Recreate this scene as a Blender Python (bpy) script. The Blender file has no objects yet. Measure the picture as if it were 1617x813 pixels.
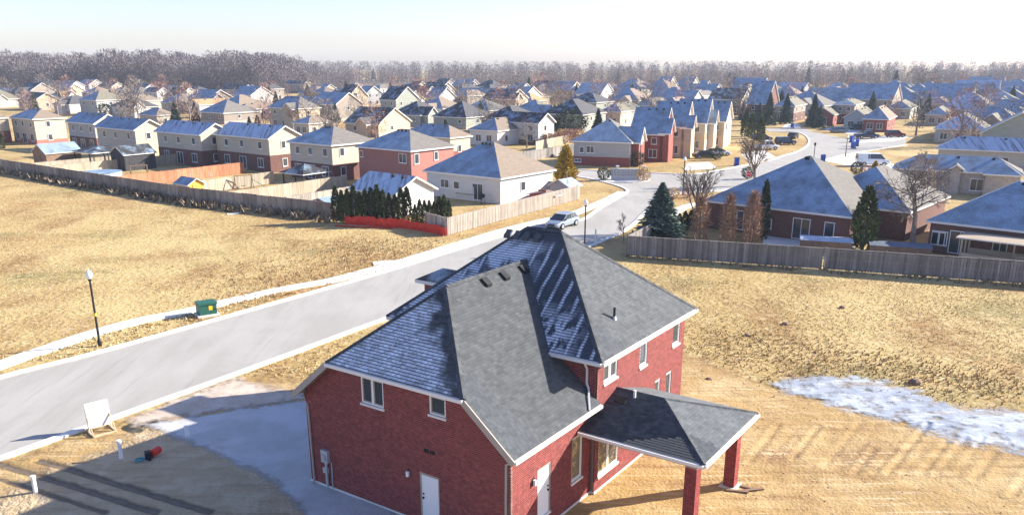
import bpy, bmesh, math, random
import numpy as np
from mathutils import Vector, Matrix
random.seed(7)
rng = np.random.default_rng(7)
SC = bpy.context.scene
COL = SC.collection
PI = math.pi

# ------------------------------------------------------------------ camera, world, sun, exposure
CF, CCY, CP, CH, CCX = 1332.4705, 524.8828, .3099, 17.0, 808.5      # focal (px of a 1617 px wide frame), principal row, pitch, height
cd = bpy.data.cameras.new('camera')
cam = bpy.data.objects.new('camera', cd); COL.objects.link(cam)
cd.sensor_width = 36; cd.lens = 36 * CF / 1617; cd.shift_y = (CCY - 406.5) / 1617
cd.clip_start = .3; cd.clip_end = 6000
cam.location = (0, 0, CH); cam.rotation_euler = (PI / 2 - CP, 0, 0)
SC.camera = cam
SUN_AZ, SUN_EL = math.radians(16.3), math.radians(23.6)
SUND = Vector((math.cos(SUN_EL) * math.cos(SUN_AZ), math.cos(SUN_EL) * math.sin(SUN_AZ), math.sin(SUN_EL)))
w = bpy.data.worlds.new('World'); SC.world = w; w.use_nodes = True
nt = w.node_tree; bg = nt.nodes['Background']
sky = nt.nodes.new('ShaderNodeTexSky'); sky.sky_type = 'NISHITA'; sky.sun_disc = False
sky.sun_elevation = SUN_EL; sky.sun_rotation = PI / 2 - SUN_AZ
sky.air_density = 1.0; sky.dust_density = 0.7; sky.ozone_density = 1.5; sky.altitude = 100
wb = nt.nodes.new('ShaderNodeMix'); wb.data_type = 'RGBA'; wb.blend_type = 'MULTIPLY'; wb.inputs[0].default_value = 1; wb.inputs[7].default_value = (.96, .955, 1.23, 1)
nt.links.new(sky.outputs[0], wb.inputs[6]); nt.links.new(wb.outputs[2], bg.inputs[0]); bg.inputs[1].default_value = 0.08
sl = bpy.data.lights.new('sun', 'SUN'); sl.energy = 5.0; sl.angle = math.radians(.5); sl.color = (1, .92, .80)
so = bpy.data.objects.new('sun', sl); COL.objects.link(so)
so.rotation_euler = SUND.to_track_quat('Z', 'Y').to_euler(); so.location = SUND * 200
SC.view_settings.view_transform = 'Standard'; SC.view_settings.look = 'None'
SC.view_settings.exposure = 1.42; SC.view_settings.gamma = 1
SC.cycles.use_denoising = True
SC.cycles.max_bounces = 6; SC.cycles.diffuse_bounces = 3; SC.cycles.volume_bounces = 0
SC.cycles.transparent_max_bounces = 6

# ------------------------------------------------------------------ picture survey helpers (photo pixel + height -> place on the ground)
def G(u, v, z=0.0):
    x = (u - CCX) / CF; y = (v - CCY) / CF
    dy = math.cos(CP) - y * math.sin(CP); dz = -math.sin(CP) - y * math.cos(CP)
    t = (z - CH) / dz
    return Vector((x * t, dy * t))
def PRU(X, Y, Z):
    Z -= CH; zf = Y * math.cos(CP) - Z * math.sin(CP)
    return CCX + CF * X / zf

# ------------------------------------------------------------------ object helpers
def tag(o, label=None, cat=None, group=None, kind=None):
    if label: o['label'] = label
    if cat: o['category'] = cat
    if group: o['group'] = group
    if kind: o['kind'] = kind
    return o
def empty(name, loc=(0, 0, 0), rz=0, label=None, cat=None, group=None, scale=1):
    o = bpy.data.objects.new(name, None); COL.objects.link(o)
    o.location = loc; o.rotation_euler = (0, 0, rz); o.scale = (scale,) * 3
    o.empty_display_size = .2
    return tag(o, label, cat, group)
def inst(name, me, parent=None, loc=(0, 0, 0), rz=0, scale=None):
    o = bpy.data.objects.new(name, me); COL.objects.link(o)
    if parent is not None: o.parent = parent
    o.location = loc; o.rotation_euler = (0, 0, rz)
    if scale is not None: o.scale = scale if hasattr(scale, '__len__') else (scale,) * 3
    return o
class MB:
    def __init__(s): s.v = []; s.f = []; s.m = []; s.sm = []
    def face(s, pts, m=0):
        b = len(s.v); s.v += [tuple(p) for p in pts]; s.f.append(tuple(range(b, b + len(pts)))); s.m.append(m)
    def box(s, x0, x1, y0, y1, z0, z1, m=0, open_bottom=False):
        b = len(s.v)
        s.v += [(x0, y0, z0), (x1, y0, z0), (x1, y1, z0), (x0, y1, z0), (x0, y0, z1), (x1, y0, z1), (x1, y1, z1), (x0, y1, z1)]
        F = [(4, 5, 6, 7), (0, 1, 5, 4), (1, 2, 6, 5), (2, 3, 7, 6), (3, 0, 4, 7)]
        if not open_bottom: F.append((3, 2, 1, 0))
        for f in F: s.f.append(tuple(b + i for i in f)); s.m.append(m)
    def prism(s, poly, lo, hi, axis='z', m=0):
        # poly in the two other axes; extruded along axis
        def P(p, t):
            if axis == 'z': return (p[0], p[1], t)
            if axis == 'x': return (t, p[0], p[1])
            return (p[0], t, p[1])
        n = len(poly); b = len(s.v)
        s.v += [P(p, lo) for p in poly] + [P(p, hi) for p in poly]
        s.f.append(tuple(b + i for i in reversed(range(n)))); s.m.append(m)
        s.f.append(tuple(b + n + i for i in range(n))); s.m.append(m)
        for i in range(n):
            j = (i + 1) % n; s.f.append((b + i, b + j, b + n + j, b + n + i)); s.m.append(m)
    def tube(s, p0, p1, r0, r1=None, n=6, m=0, caps=True):
        p0 = Vector(p0); p1 = Vector(p1); r1 = r0 if r1 is None else r1
        d = (p1 - p0)
        if d.length < 1e-6: return
        d.normalize(); a = d.orthogonal().normalized(); c = d.cross(a)
        b = len(s.v)
        for p, r in ((p0, r0), (p1, r1)):
            for i in range(n):
                t = 2 * PI * i / n; s.v.append(tuple(p + (a * math.cos(t) + c * math.sin(t)) * r))
        for i in range(n):
            j = (i + 1) % n; s.f.append((b + i, b + j, b + n + j, b + n + i)); s.m.append(m)
        if caps:
            s.f.append(tuple(b + i for i in reversed(range(n)))); s.m.append(m)
            s.f.append(tuple(b + n + i for i in range(n))); s.m.append(m)
    def lathe(s, prof, n=10, m=0, c=(0, 0)):
        b = len(s.v)
        for r, z in prof:
            for i in range(n): s.v.append((c[0] + r * math.cos(2 * PI * i / n), c[1] + r * math.sin(2 * PI * i / n), z))
        for k in range(len(prof) - 1):
            for i in range(n):
                j = (i + 1) % n
                s.f.append((b + k * n + i, b + k * n + j, b + (k + 1) * n + j, b + (k + 1) * n + i)); s.m.append(m)
        s.f.append(tuple(b + i for i in reversed(range(n)))); s.m.append(m)
        s.f.append(tuple(b + (len(prof) - 1) * n + i for i in range(n))); s.m.append(m)
    def bar(s, p0, p1, w, h, m=0):
        # square bar between two points, width w sideways, height h
        p0 = Vector(p0); p1 = Vector(p1); d = (p1 - p0).normalized()
        up = Vector((0, 0, 1)) if abs(d.z) < .95 else Vector((1, 0, 0))
        sd = d.cross(up).normalized(); u = sd.cross(d)
        b = len(s.v)
        for p in (p0, p1):
            for q, r in ((-1, -1), (1, -1), (1, 1), (-1, 1)): s.v.append(tuple(p + sd * q * w / 2 + u * r * h / 2))
        for f in ((0, 1, 2, 3), (7, 6, 5, 4), (0, 4, 5, 1), (1, 5, 6, 2), (2, 6, 7, 3), (3, 7, 4, 0)):
            s.f.append(tuple(b + i for i in f)); s.m.append(m)
    def mesh(s, name, mats, smooth=False):
        me = bpy.data.meshes.new(name); me.from_pydata(s.v, [], s.f)
        for m in (mats if isinstance(mats, (list, tuple)) else [mats]): me.materials.append(m)
        if any(s.m): me.polygons.foreach_set('material_index', s.m)
        if smooth: me.polygons.foreach_set('use_smooth', [True] * len(s.f))
        me.update(); return me
    def build(s, name, mats, parent=None, loc=(0, 0, 0), rz=0, smooth=False):
        return inst(name, s.mesh(name, mats, smooth), parent, loc, rz)
def np_mesh(name, V, Fa, mats, mi=None):
    me = bpy.data.meshes.new(name); V = np.asarray(V, np.float32); Fa = np.asarray(Fa, np.int32); k = Fa.shape[1]
    me.vertices.add(len(V)); me.vertices.foreach_set('co', V.ravel())
    me.loops.add(Fa.size); me.loops.foreach_set('vertex_index', Fa.ravel())
    me.polygons.add(len(Fa)); me.polygons.foreach_set('loop_start', np.arange(0, Fa.size, k, dtype=np.int32))
    for m in (mats if isinstance(mats, (list, tuple)) else [mats]): me.materials.append(m)
    if mi is not None: me.polygons.foreach_set('material_index', np.asarray(mi, np.int32))
    me.update(calc_edges=True); me.validate(); return me

# ------------------------------------------------------------------ materials
def mat(name, c1, c2=None, scale=1.0, rough=.85, bump=0.0, bscale=None, coords='pos', spec=.25, island=0.0, obj=0.0, metal=0.0, stretch=None, detail=5, lo=.35, hi=.65, trans=0):
    m = bpy.data.materials.new(name); m.use_nodes = True; t = m.node_tree; N = t.nodes; L = t.links
    b = N['Principled BSDF']; b.inputs['Roughness'].default_value = rough; b.inputs['Metallic'].default_value = metal
    b.inputs['Specular IOR Level'].default_value = spec
    if trans: b.inputs['Transmission Weight'].default_value = trans
    c2 = c2 or c1
    if coords == 'pos': co = N.new('ShaderNodeNewGeometry').outputs['Position']
    else: co = N.new('ShaderNodeTexCoord').outputs['Object']
    if stretch:
        mp = N.new('ShaderNodeMapping'); mp.inputs['Scale'].default_value = stretch; L.new(co, mp.inputs[0]); co = mp.outputs[0]
    nz = N.new('ShaderNodeTexNoise'); nz.inputs['Scale'].default_value = scale; nz.inputs['Detail'].default_value = detail; nz.inputs['Roughness'].default_value = .62
    L.new(co, nz.inputs['Vector'])
    rp = N.new('ShaderNodeMapRange'); rp.inputs[1].default_value = lo; rp.inputs[2].default_value = hi; L.new(nz.outputs[0], rp.inputs[0])
    mx = N.new('ShaderNodeMix'); mx.data_type = 'RGBA'; L.new(rp.outputs[0], mx.inputs[0])
    mx.inputs[6].default_value = (*c1, 1); mx.inputs[7].default_value = (*c2, 1)
    out = mx.outputs[2]
    def vary(src, amt, out):
        mr = N.new('ShaderNodeMapRange'); mr.inputs[3].default_value = 1 - amt; mr.inputs[4].default_value = 1 + amt; L.new(src, mr.inputs[0])
        ml = N.new('ShaderNodeMix'); ml.data_type = 'RGBA'; ml.blend_type = 'MULTIPLY'; ml.inputs[0].default_value = 1
        cb = N.new('ShaderNodeCombineColor')
        for i in range(3): L.new(mr.outputs[0], cb.inputs[i])
        L.new(out, ml.inputs[6]); L.new(cb.outputs[0], ml.inputs[7]); return ml.outputs[2]
    if island: out = vary(N.new('ShaderNodeNewGeometry').outputs['Random Per Island'], island, out)
    if obj: out = vary(N.new('ShaderNodeObjectInfo').outputs['Random'], obj, out)
    L.new(out, b.inputs['Base Color'])
    if bump:
        n2 = N.new('ShaderNodeTexNoise'); n2.inputs['Scale'].default_value = bscale or scale * 4; n2.inputs['Detail'].default_value = 4; L.new(co, n2.inputs['Vector'])
        bp = N.new('ShaderNodeBump'); bp.inputs['Strength'].default_value = 1; bp.inputs['Distance'].default_value = bump
        L.new(n2.outputs[0], bp.inputs['Height']); L.new(bp.outputs[0], b.inputs['Normal'])
    m.diffuse_color = (*c1, 1)
    return m
def layers(name, base, lays, rough=.9, bump=0, bscale=8, spec=.15):
    # base colour, then (colour, noise scale, lo, hi, stretch) painted one over the other
    m = bpy.data.materials.new(name); m.use_nodes = True; t = m.node_tree; N = t.nodes; L = t.links
    b = N['Principled BSDF']; b.inputs['Roughness'].default_value = rough; b.inputs['Specular IOR Level'].default_value = spec
    pos = N.new('ShaderNodeNewGeometry').outputs['Position']
    out = None
    for i, (c, sc, lo, hi, st) in enumerate(lays):
        mp = N.new('ShaderNodeMapping'); mp.inputs['Location'].default_value = (i * 17.3, i * 9.1, 0); mp.inputs['Scale'].default_value = (st[0], st[1], 1)
        mp.inputs['Rotation'].default_value = (0, 0, st[2] if len(st) > 2 else 0)
        L.new(pos, mp.inputs[0])
        nz = N.new('ShaderNodeTexNoise'); nz.inputs['Scale'].default_value = sc; nz.inputs['Detail'].default_value = 6; nz.inputs['Roughness'].default_value = .65; L.new(mp.outputs[0], nz.inputs['Vector'])
        r = N.new('ShaderNodeMapRange'); r.inputs[1].default_value = lo; r.inputs[2].default_value = hi; L.new(nz.outputs[0], r.inputs[0])
        mx = N.new('ShaderNodeMix'); mx.data_type = 'RGBA'; L.new(r.outputs[0], mx.inputs[0])
        if out is None: mx.inputs[6].default_value = (*base, 1)
        else: L.new(out, mx.inputs[6])
        mx.inputs[7].default_value = (*c, 1); out = mx.outputs[2]
    L.new(out, b.inputs['Base Color'])
    if bump:
        n2 = N.new('ShaderNodeTexNoise'); n2.inputs['Scale'].default_value = bscale; n2.inputs['Detail'].default_value = 5; L.new(pos, n2.inputs['Vector'])
        bp = N.new('ShaderNodeBump'); bp.inputs['Distance'].default_value = bump; L.new(n2.outputs[0], bp.inputs['Height']); L.new(bp.outputs[0], b.inputs['Normal'])
    return m
def frosted(name, dark, frost, scale, lo, hi, stretch=(1, 1, 1), rot=0, coords='pos', rough=.75, island=.0):
    # shingles with hoar frost lying in patches
    m = bpy.data.materials.new(name); m.use_nodes = True; t = m.node_tree; N = t.nodes; L = t.links
    b = N['Principled BSDF']; b.inputs['Roughness'].default_value = rough; b.inputs['Specular IOR Level'].default_value = .3
    co = N.new('ShaderNodeNewGeometry').outputs['Position'] if coords == 'pos' else N.new('ShaderNodeTexCoord').outputs['Object']
    mp = N.new('ShaderNodeMapping'); mp.inputs['Scale'].default_value = stretch; mp.inputs['Rotation'].default_value = (0, 0, rot); L.new(co, mp.inputs[0])
    nz = N.new('ShaderNodeTexNoise'); nz.inputs['Scale'].default_value = scale; nz.inputs['Detail'].default_value = 6; nz.inputs['Roughness'].default_value = .6; L.new(mp.outputs[0], nz.inputs['Vector'])
    r = N.new('ShaderNodeMapRange'); r.inputs[1].default_value = lo; r.inputs[2].default_value = hi; L.new(nz.outputs[0], r.inputs[0])
    f = N.new('ShaderNodeTexNoise'); f.inputs['Scale'].default_value = 9; f.inputs['Detail'].default_value = 3; L.new(co, f.inputs['Vector'])
    r2 = N.new('ShaderNodeMapRange'); r2.inputs[1].default_value = .3; r2.inputs[2].default_value = .6; r2.inputs[3].default_value = .55; L.new(f.outputs[0], r2.inputs[0])
    mu = N.new('ShaderNodeMath'); mu.operation = 'MULTIPLY'; L.new(r.outputs[0], mu.inputs[0]); L.new(r2.outputs[0], mu.inputs[1])
    mx = N.new('ShaderNodeMix'); mx.data_type = 'RGBA'; L.new(mu.outputs[0], mx.inputs[0]); mx.inputs[6].default_value = (*dark, 1); mx.inputs[7].default_value = (*frost, 1)
    out = mx.outputs[2]
    if island:
        mr = N.new('ShaderNodeMapRange'); mr.inputs[3].default_value = 1 - island; mr.inputs[4].default_value = 1 + island
        L.new(N.new('ShaderNodeNewGeometry').outputs['Random Per Island'], mr.inputs[0])
        ml = N.new('ShaderNodeVectorMath'); ml.operation = 'SCALE'; L.new(out, ml.inputs[0]); L.new(mr.outputs[0], ml.inputs['Scale']); out = ml.outputs[0]
    L.new(out, b.inputs['Base Color']); return m

MT = {}
MT['grass'] = layers('dry_grass_ground', (.41, .292, .118), [
    ((.52, .395, .18), .045, .42, .60, (1, 1)), ((.30, .185, .075), .16, .48, .66, (1, .6)), ((.215, .185, .07), .09, .54, .70, (.8, 1)),
    ((.36, .21, .085), .035, .52, .66, (1, 1)), ((.56, .44, .24), 1.3, .52, .70, (1, 1)), ((.24, .16, .075), 2.6, .58, .78, (1, 1)), ((.15, .095, .045), .5, .64, .76, (1, .5))], bump=.12, bscale=2.6)
MT['dirt'] = layers('bare_sandy_dirt', (.40, .268, .112), [
    ((.50, .36, .175), .30, .45, .62, (1, 1)), ((.27, .165, .08), .22, .54, .70, (1, 1)), ((.30, .185, .085), .9, .52, .68, (.22, 1.8, -.75)), ((.60, .45, .27), 1.5, .54, .66, (.16, 2.4, -.8)), ((.22, .14, .07), 3.2, .60, .72, (1, 1)), ((.62, .50, .34), 9, .64, .74, (1, 1))], bump=.05, bscale=7)
MT['soil_shade'] = layers('shade_grey_soil', (.46, .345, .205), [
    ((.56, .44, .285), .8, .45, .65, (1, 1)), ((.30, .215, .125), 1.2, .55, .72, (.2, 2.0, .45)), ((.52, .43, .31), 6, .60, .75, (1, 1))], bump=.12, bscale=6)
MT['gravel'] = layers('crushed_limestone_gravel', (.50, .49, .465), [
    ((.60, .59, .57), .5, .45, .62, (1, 1)), ((.42, .41, .39), 14, .5, .7, (1, 1)), ((.58, .58, .58), .22, .52, .64, (1, 1)), ((.40, .33, .25), .4, .60, .75, (1, 1))], bump=.03, bscale=25)
MT['apron'] = layers('sunlit_drive_apron', (.52, .43, .34), [((.62, .54, .45), .5, .45, .62, (1, 1)), ((.38, .31, .24), 6, .52, .72, (1, 1))], bump=.02, bscale=18)  # warm sunlit tone of the gravel painted in
MT['road'] = layers('pale_worn_asphalt', (.36, .345, .31), [
    ((.42, .405, .37), .35, .42, .65, (1.2, .3, -.95)), ((.28, .27, .25), 1.0, .56, .78, (2.4, .10, -.95)), ((.43, .41, .375), .12, .5, .7, (1, 1)), ((.31, .295, .27), 9, .55, .75, (1, 1))], rough=.8, bump=.004, bscale=40)
MT['concrete'] = layers('pale_concrete', (.66, .63, .58), [((.74, .71, .66), .6, .45, .6, (1, 1)), ((.52, .48, .43), 2.5, .60, .75, (1, 1))], rough=.85)
MT['ice'] = layers('frozen_puddle', (.33, .36, .40), [
    ((.50, .55, .60), .30, .45, .60, (.6, 1.2, -.35)), ((.36, .30, .22), .45, .56, .64, (.30, 1.7, -.35)), ((.66, .70, .74), 1.6, .55, .66, (.5, 1.5, -.35)), ((.30, .27, .24), 2.0, .58, .70, (.4, 1.6, -.35)), ((.34, .26, .16), 5, .60, .70, (1, 1))], rough=.4, spec=.5, bump=.02, bscale=6)
MT['litter'] = mat('trampled_litter', (.30, .24, .15), (.44, .36, .24), 2, bump=.05)
FROST = (.30, .42, .55)
MT['fascia'] = mat('fascia_white', (.72, .70, .66), rough=.5)
MT['trim_taupe'] = mat('trim_taupe', (.34, .30, .26), (.38, .34, .30), 2, rough=.5)
MT['white'] = mat('white_paint', (.78, .78, .77), rough=.5)
MT['glass'] = mat('window_glass', (.035, .045, .055), (.06, .07, .08), .4, rough=.08, spec=.6)
MT['glass_warm'] = mat('window_glass_interior', (.30, .22, .10), (.05, .05, .05), 3.0, rough=.1, spec=.6, lo=.42, hi=.5)
MT['black'] = mat('black_metal', (.015, .015, .017), (.03, .03, .03), 4, rough=.5)
MT['dark_plastic'] = mat('dark_plastic', (.03, .03, .032), rough=.6)
MT['steel'] = mat('galvanised_steel', (.48, .49, .50), (.58, .59, .60), 6, rough=.4, metal=.4)
SIDE = dict(
    cream=mat('siding_cream', (.46, .40, .31), (.52, .46, .37), .5, stretch=(1, 1, 6), obj=.06),
    white=mat('siding_white', (.56, .545, .51), (.63, .615, .585), .5, stretch=(1, 1, 6)),
    grey=mat('siding_grey', (.36, .355, .34), (.42, .41, .395), .5, stretch=(1, 1, 6)),
    tan=mat('siding_tan', (.42, .34, .245), (.48, .40, .30), .5, stretch=(1, 1, 6)),
    taupe=mat('siding_taupe', (.26, .225, .19), (.31, .27, .23), .5, stretch=(1, 1, 6)),
    sage=mat('siding_sage', (.28, .295, .25), (.33, .345, .30), .5, stretch=(1, 1, 6)))
BRK = dict(
    red=mat('brick_red_far', (.22, .065, .055), (.29, .10, .08), 3, stretch=(1, 1, 3)),
    dark=mat('brick_dark_far', (.12, .06, .052), (.18, .095, .08), 3, stretch=(1, 1, 3)),
    pink=mat('brick_pink_far', (.34, .14, .115), (.40, .185, .15), 3, stretch=(1, 1, 3)),
    buff=mat('brick_buff_far', (.50, .38, .25), (.58, .46, .33), 3, stretch=(1, 1, 3)),
    stone=mat('stone_far', (.36, .31, .27), (.48, .42, .36), 2.5))
def roofpair(n, a, b, fl=.12, fh=.60, ang=.9):
    return (mat('shingles_' + n, a, b, 1.2, rough=.9, bump=.02, bscale=9, stretch=(1, 1, 4)),
            frosted('shingles_frosted_' + n, tuple(x * .55 for x in a), FROST, .55, fl, fh, (1.2, 1.2, .5), ang))
ROOF = dict(
    tan=roofpair('tan', (.215, .17, .13), (.265, .215, .165)),
    grey=roofpair('grey', (.155, .145, .13), (.20, .187, .168)),
    dark=roofpair('dark', (.075, .075, .08), (.11, .11, .115), .46, .70),
    orange=roofpair('orange', (.42, .25, .13), (.50, .31, .17)),
    brown=roofpair('brown', (.22, .17, .135), (.28, .22, .18)),
    olive=roofpair('olive', (.17, .155, .115), (.215, .20, .155)))
ROOF['stripe'] = (ROOF['grey'][0], frosted('shingles_frost_streaked', (.10, .11, .13), (.46, .56, .70), .9, .30, .52, (3.2, .28, .12), -.9))
MT['fence_tan'] = mat('weathered_fence', (.33, .285, .235), (.43, .385, .335), 1.5, stretch=(1, 1, .4), obj=.22, island=.18)  # weathered tan boards, tone varied at random
MT['fence_grey'] = mat('silvered_fence', (.21, .195, .18), (.30, .28, .265), 1.5, stretch=(1, 1, .4), obj=.32, island=.15)
MT['fence_brown'] = mat('brown_fence', (.27, .21, .16), (.37, .30, .24), 1.5, stretch=(1, 1, .4), obj=.25, island=.18)
MT['fence_red'] = mat('cedar_red_fence', (.42, .17, .09), (.50, .23, .13), 1.5, stretch=(1, 1, .4), obj=.15, island=.15)
MT['fence_yellow'] = mat('new_pine_fence', (.34, .29, .215), (.43, .375, .29), 1.5, stretch=(1, 1, .4), obj=.15, island=.15)
MT['bark'] = mat('grey_bark', (.20, .155, .125), (.30, .245, .205), 4, coords='obj')
MT['twig'] = mat('bare_twigs', (.20, .16, .135), (.29, .235, .20), 2, coords='obj', island=.3, obj=.2)
MT['twig_dark'] = mat('dark_twigs', (.10, .08, .07), (.16, .125, .11), 2, coords='obj', island=.3, obj=.2)
MT['twig_red'] = mat('reddish_twigs', (.30, .165, .13), (.40, .24, .20), 2, coords='obj', island=.3, obj=.15)
MT['twig_gold'] = mat('golden_stems', (.42, .27, .12), (.52, .36, .18), 2, coords='obj', island=.3, obj=.15)
MT['beech'] = mat('russet_dead_leaves', (.27, .165, .11), (.36, .235, .165), 3, coords='obj', island=.35)
MT['spruce'] = mat('spruce_needles', (.06, .095, .07), (.12, .165, .13), 2, coords='obj', island=.4)
MT['spruce_blue'] = mat('blue_spruce_needles', (.085, .13, .105), (.16, .215, .18), 2, coords='obj', island=.4)
MT['cedar'] = mat('cedar_sprays', (.05, .075, .025), (.10, .125, .04), 2, coords='obj', island=.45)
MT['cedar_dark'] = mat('dark_cedar_sprays', (.03, .045, .02), (.055, .07, .03), 2, coords='obj', island=.45)
MT['goldcyp'] = mat('golden_conifer_sprays', (.40, .27, .03), (.52, .37, .06), 2, coords='obj', island=.4)
MT['straw'] = mat('straw_blades', (.50, .36, .16), (.62, .48, .26), .6, island=.45)
MT['straw2'] = mat('olive_straw_blades', (.38, .28, .11), (.50, .38, .18), .35, island=.45)
MT['weeds'] = mat('shade_darkened_weeds', (.17, .125, .08), (.30, .235, .155), 1, island=.4)  # darkened so the weeds carry the fence's shadow tone
MT['woods'] = mat('woodland_twigs', (.16, .135, .14), (.22, .19, .195), .02, island=.35)
MT['tarp'] = mat('red_silt_fence', (.62, .03, .02), (.70, .06, .03), 1.5, rough=.7)
MT['globe'] = mat('lamp_globe', (.85, .85, .84), rough=.3)

# ------------------------------------------------------------------ setting: ground, road, kerbs, pavements
def vnoise(x, y, s, seed):
    # smooth value noise on arrays
    r = np.random.default_rng(seed).random((64, 64)); X = np.asarray(x) * s; Y = np.asarray(y) * s
    xi = np.floor(X).astype(int); yi = np.floor(Y).astype(int); fx = X - xi; fy = Y - yi
    fx = fx * fx * (3 - 2 * fx); fy = fy * fy * (3 - 2 * fy)
    a = r[xi % 64, yi % 64]; b = r[(xi + 1) % 64, yi % 64]; c = r[xi % 64, (yi + 1) % 64]; d = r[(xi + 1) % 64, (yi + 1) % 64]
    return a + (b - a) * fx + (c - a) * fy + (a - b - c + d) * fx * fy
def inpoly(x, y, poly):
    x = np.asarray(x); y = np.asarray(y); r = np.zeros(x.shape, bool); n = len(poly)
    for i in range(n):
        x0, y0 = poly[i][0], poly[i][1]; x1, y1 = poly[(i + 1) % n][0], poly[(i + 1) % n][1]
        if y0 == y1: continue
        r ^= ((y0 > y) != (y1 > y)) & (x < (x1 - x0) * (y - y0) / (y1 - y0) + x0)
    return r
def seg_dist(x, y, p, q):
    px, py = p; dx, dy = q[0] - px, q[1] - py; L = dx * dx + dy * dy
    t = np.clip(((x - px) * dx + (y - py) * dy) / L, 0, 1)
    return np.hypot(x - px - t * dx, y - py - t * dy)
RUTS = [(G(-20, 728), G(250, 812), .17, .07), (G(60, 728), G(335, 812), .17, .07), (G(-20, 752), G(170, 812), .12, .04)]
tr_ = random.Random(3)
for k in range(9):
    u = 1190 + k * 50 + tr_.uniform(-16, 16); v = 735 + k * 5 + tr_.uniform(-22, 12); L_ = tr_.uniform(.45, 1.1)
    L_ = L_ * (1 if k < 5 else .62); p = G(u, v); q = G(u + 70 * L_, v - 86 * L_); dp = tr_.uniform(.03, .09)
    RUTS.append((p, q, tr_.uniform(.08, .15), dp))
    if k % 3 != 1: RUTS.append((p + Vector((.8 + tr_.uniform(0, .4), .1)), q + Vector((.9, .1 + tr_.uniform(-.3, .3))), .09, dp * .7))
RUTS += [(G(1120, 600), G(1290, 640), .1, .04), (G(1150, 620), G(1400, 700), .1, .03)]
def hgt(x, y):
    h = .02 + .035 * vnoise(x, y, .9, 1) + .03 * vnoise(x, y, 2.3, 2)
    for p, q, wd, dp in RUTS:
        d = seg_dist(x, y, p, q); h = h - dp * np.exp(-(d / wd) ** 2) * .7 + dp * .5 * np.exp(-((d - 2 * wd) / wd) ** 2)
    return np.maximum(h, .006)
def grid_sheet(name, poly, cell, off, m, kind='structure', wob=.35, holes=0, soft=.8, rag=1.6, capd=9):
    xs = [p[0] for p in poly]; ys = [p[1] for p in poly]
    X, Y = np.meshgrid(np.arange(min(xs) - 1, max(xs) + 1, cell), np.arange(min(ys) - 1, max(ys) + 1, cell), indexing='ij')
    wx = (vnoise(X, Y, .8, 5) - .5) * 2 * wob + (vnoise(X, Y, 3.1, 6) - .5) * wob; wy = (vnoise(X, Y, .8, 7) - .5) * 2 * wob + (vnoise(X, Y, 3.1, 8) - .5) * wob
    ok = inpoly(X, Y, poly)
    for i in range(len(poly)): ok |= seg_dist(X, Y, (poly[i][0], poly[i][1]), (poly[(i + 1) % len(poly)][0], poly[(i + 1) % len(poly)][1])) < (1.0 if rag > .5 else .25)
    if holes: a_ = -.35; u_ = X * math.cos(a_) - Y * math.sin(a_); v_ = X * math.sin(a_) + Y * math.cos(a_); ok = ok & (vnoise(u_, v_ * 2.6, .55, 61) * .55 + vnoise(u_, v_ * 2, 1.7, 62) * .3 + vnoise(X, Y, 5, 63) * .15) < holes
    Z = hgt(X, Y) + off; nx, ny = X.shape
    idx = np.arange(nx * ny).reshape(nx, ny)
    c = ok[:-1, :-1] & ok[1:, :-1] & ok[1:, 1:] & ok[:-1, 1:]
    F = np.stack([idx[:-1, :-1][c], idx[1:, :-1][c], idx[1:, 1:][c], idx[:-1, 1:][c]], 1)
    used = np.unique(F); re = np.zeros(nx * ny, np.int32); re[used] = np.arange(len(used))
    V = np.stack([X.ravel(), Y.ravel(), Z.ravel()], 1)[used]
    me = np_mesh(name, V, re[F], m); me.polygons.foreach_set('use_smooth', [True] * len(me.polygons))
    ed = np.full(len(V), 1e9)
    for i in range(len(poly)): ed = np.minimum(ed, seg_dist(V[:, 0], V[:, 1], (poly[i][0], poly[i][1]), (poly[(i + 1) % len(poly)][0], poly[(i + 1) % len(poly)][1])))
    ed = np.minimum(np.where(inpoly(V[:, 0], V[:, 1], poly), ed, -ed), capd)
    at_ = me.attributes.new('edge', 'FLOAT', 'POINT'); at_.data.foreach_set('value', ed.astype(np.float32))
    if not m.get('soft'):
        m['soft'] = 1; t = m.node_tree; N = t.nodes; L = t.links; a = N.new('ShaderNodeAttribute'); a.attribute_name = 'edge'
        nz = N.new('ShaderNodeTexNoise'); nz.inputs['Scale'].default_value = 1.1; nz.inputs['Detail'].default_value = 7; nz.inputs['Roughness'].default_value = .7; L.new(N.new('ShaderNodeNewGeometry').outputs['Position'], nz.inputs['Vector'])
        k = N.new('ShaderNodeMath'); k.operation = 'MULTIPLY_ADD'; k.inputs[1].default_value = rag * 2; L.new(nz.outputs[0], k.inputs[0]); L.new(a.outputs['Fac'], k.inputs[2])
        r = N.new('ShaderNodeMapRange'); r.inputs[1].default_value = rag * .9; r.inputs[2].default_value = rag * .9 + soft; L.new(k.outputs[0], r.inputs[0]); L.new(r.outputs[0], N['Principled BSDF'].inputs['Alpha'])
    return tag(inst(name, me), kind=kind)
def sheet(name, pts, z, m, kind='structure'):
    me = bpy.data.meshes.new(name); bm = bmesh.new()
    f = bm.faces.new([bm.verts.new((p[0], p[1], z)) for p in pts])
    if f.normal.z < 0 or (f.normal_update() or f.normal.z < 0): f.normal_flip()
    bmesh.ops.triangulate(bm, faces=bm.faces[:]); bm.to_mesh(me); bm.free(); me.materials.append(m)
    return tag(inst(name, me), kind=kind)
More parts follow.
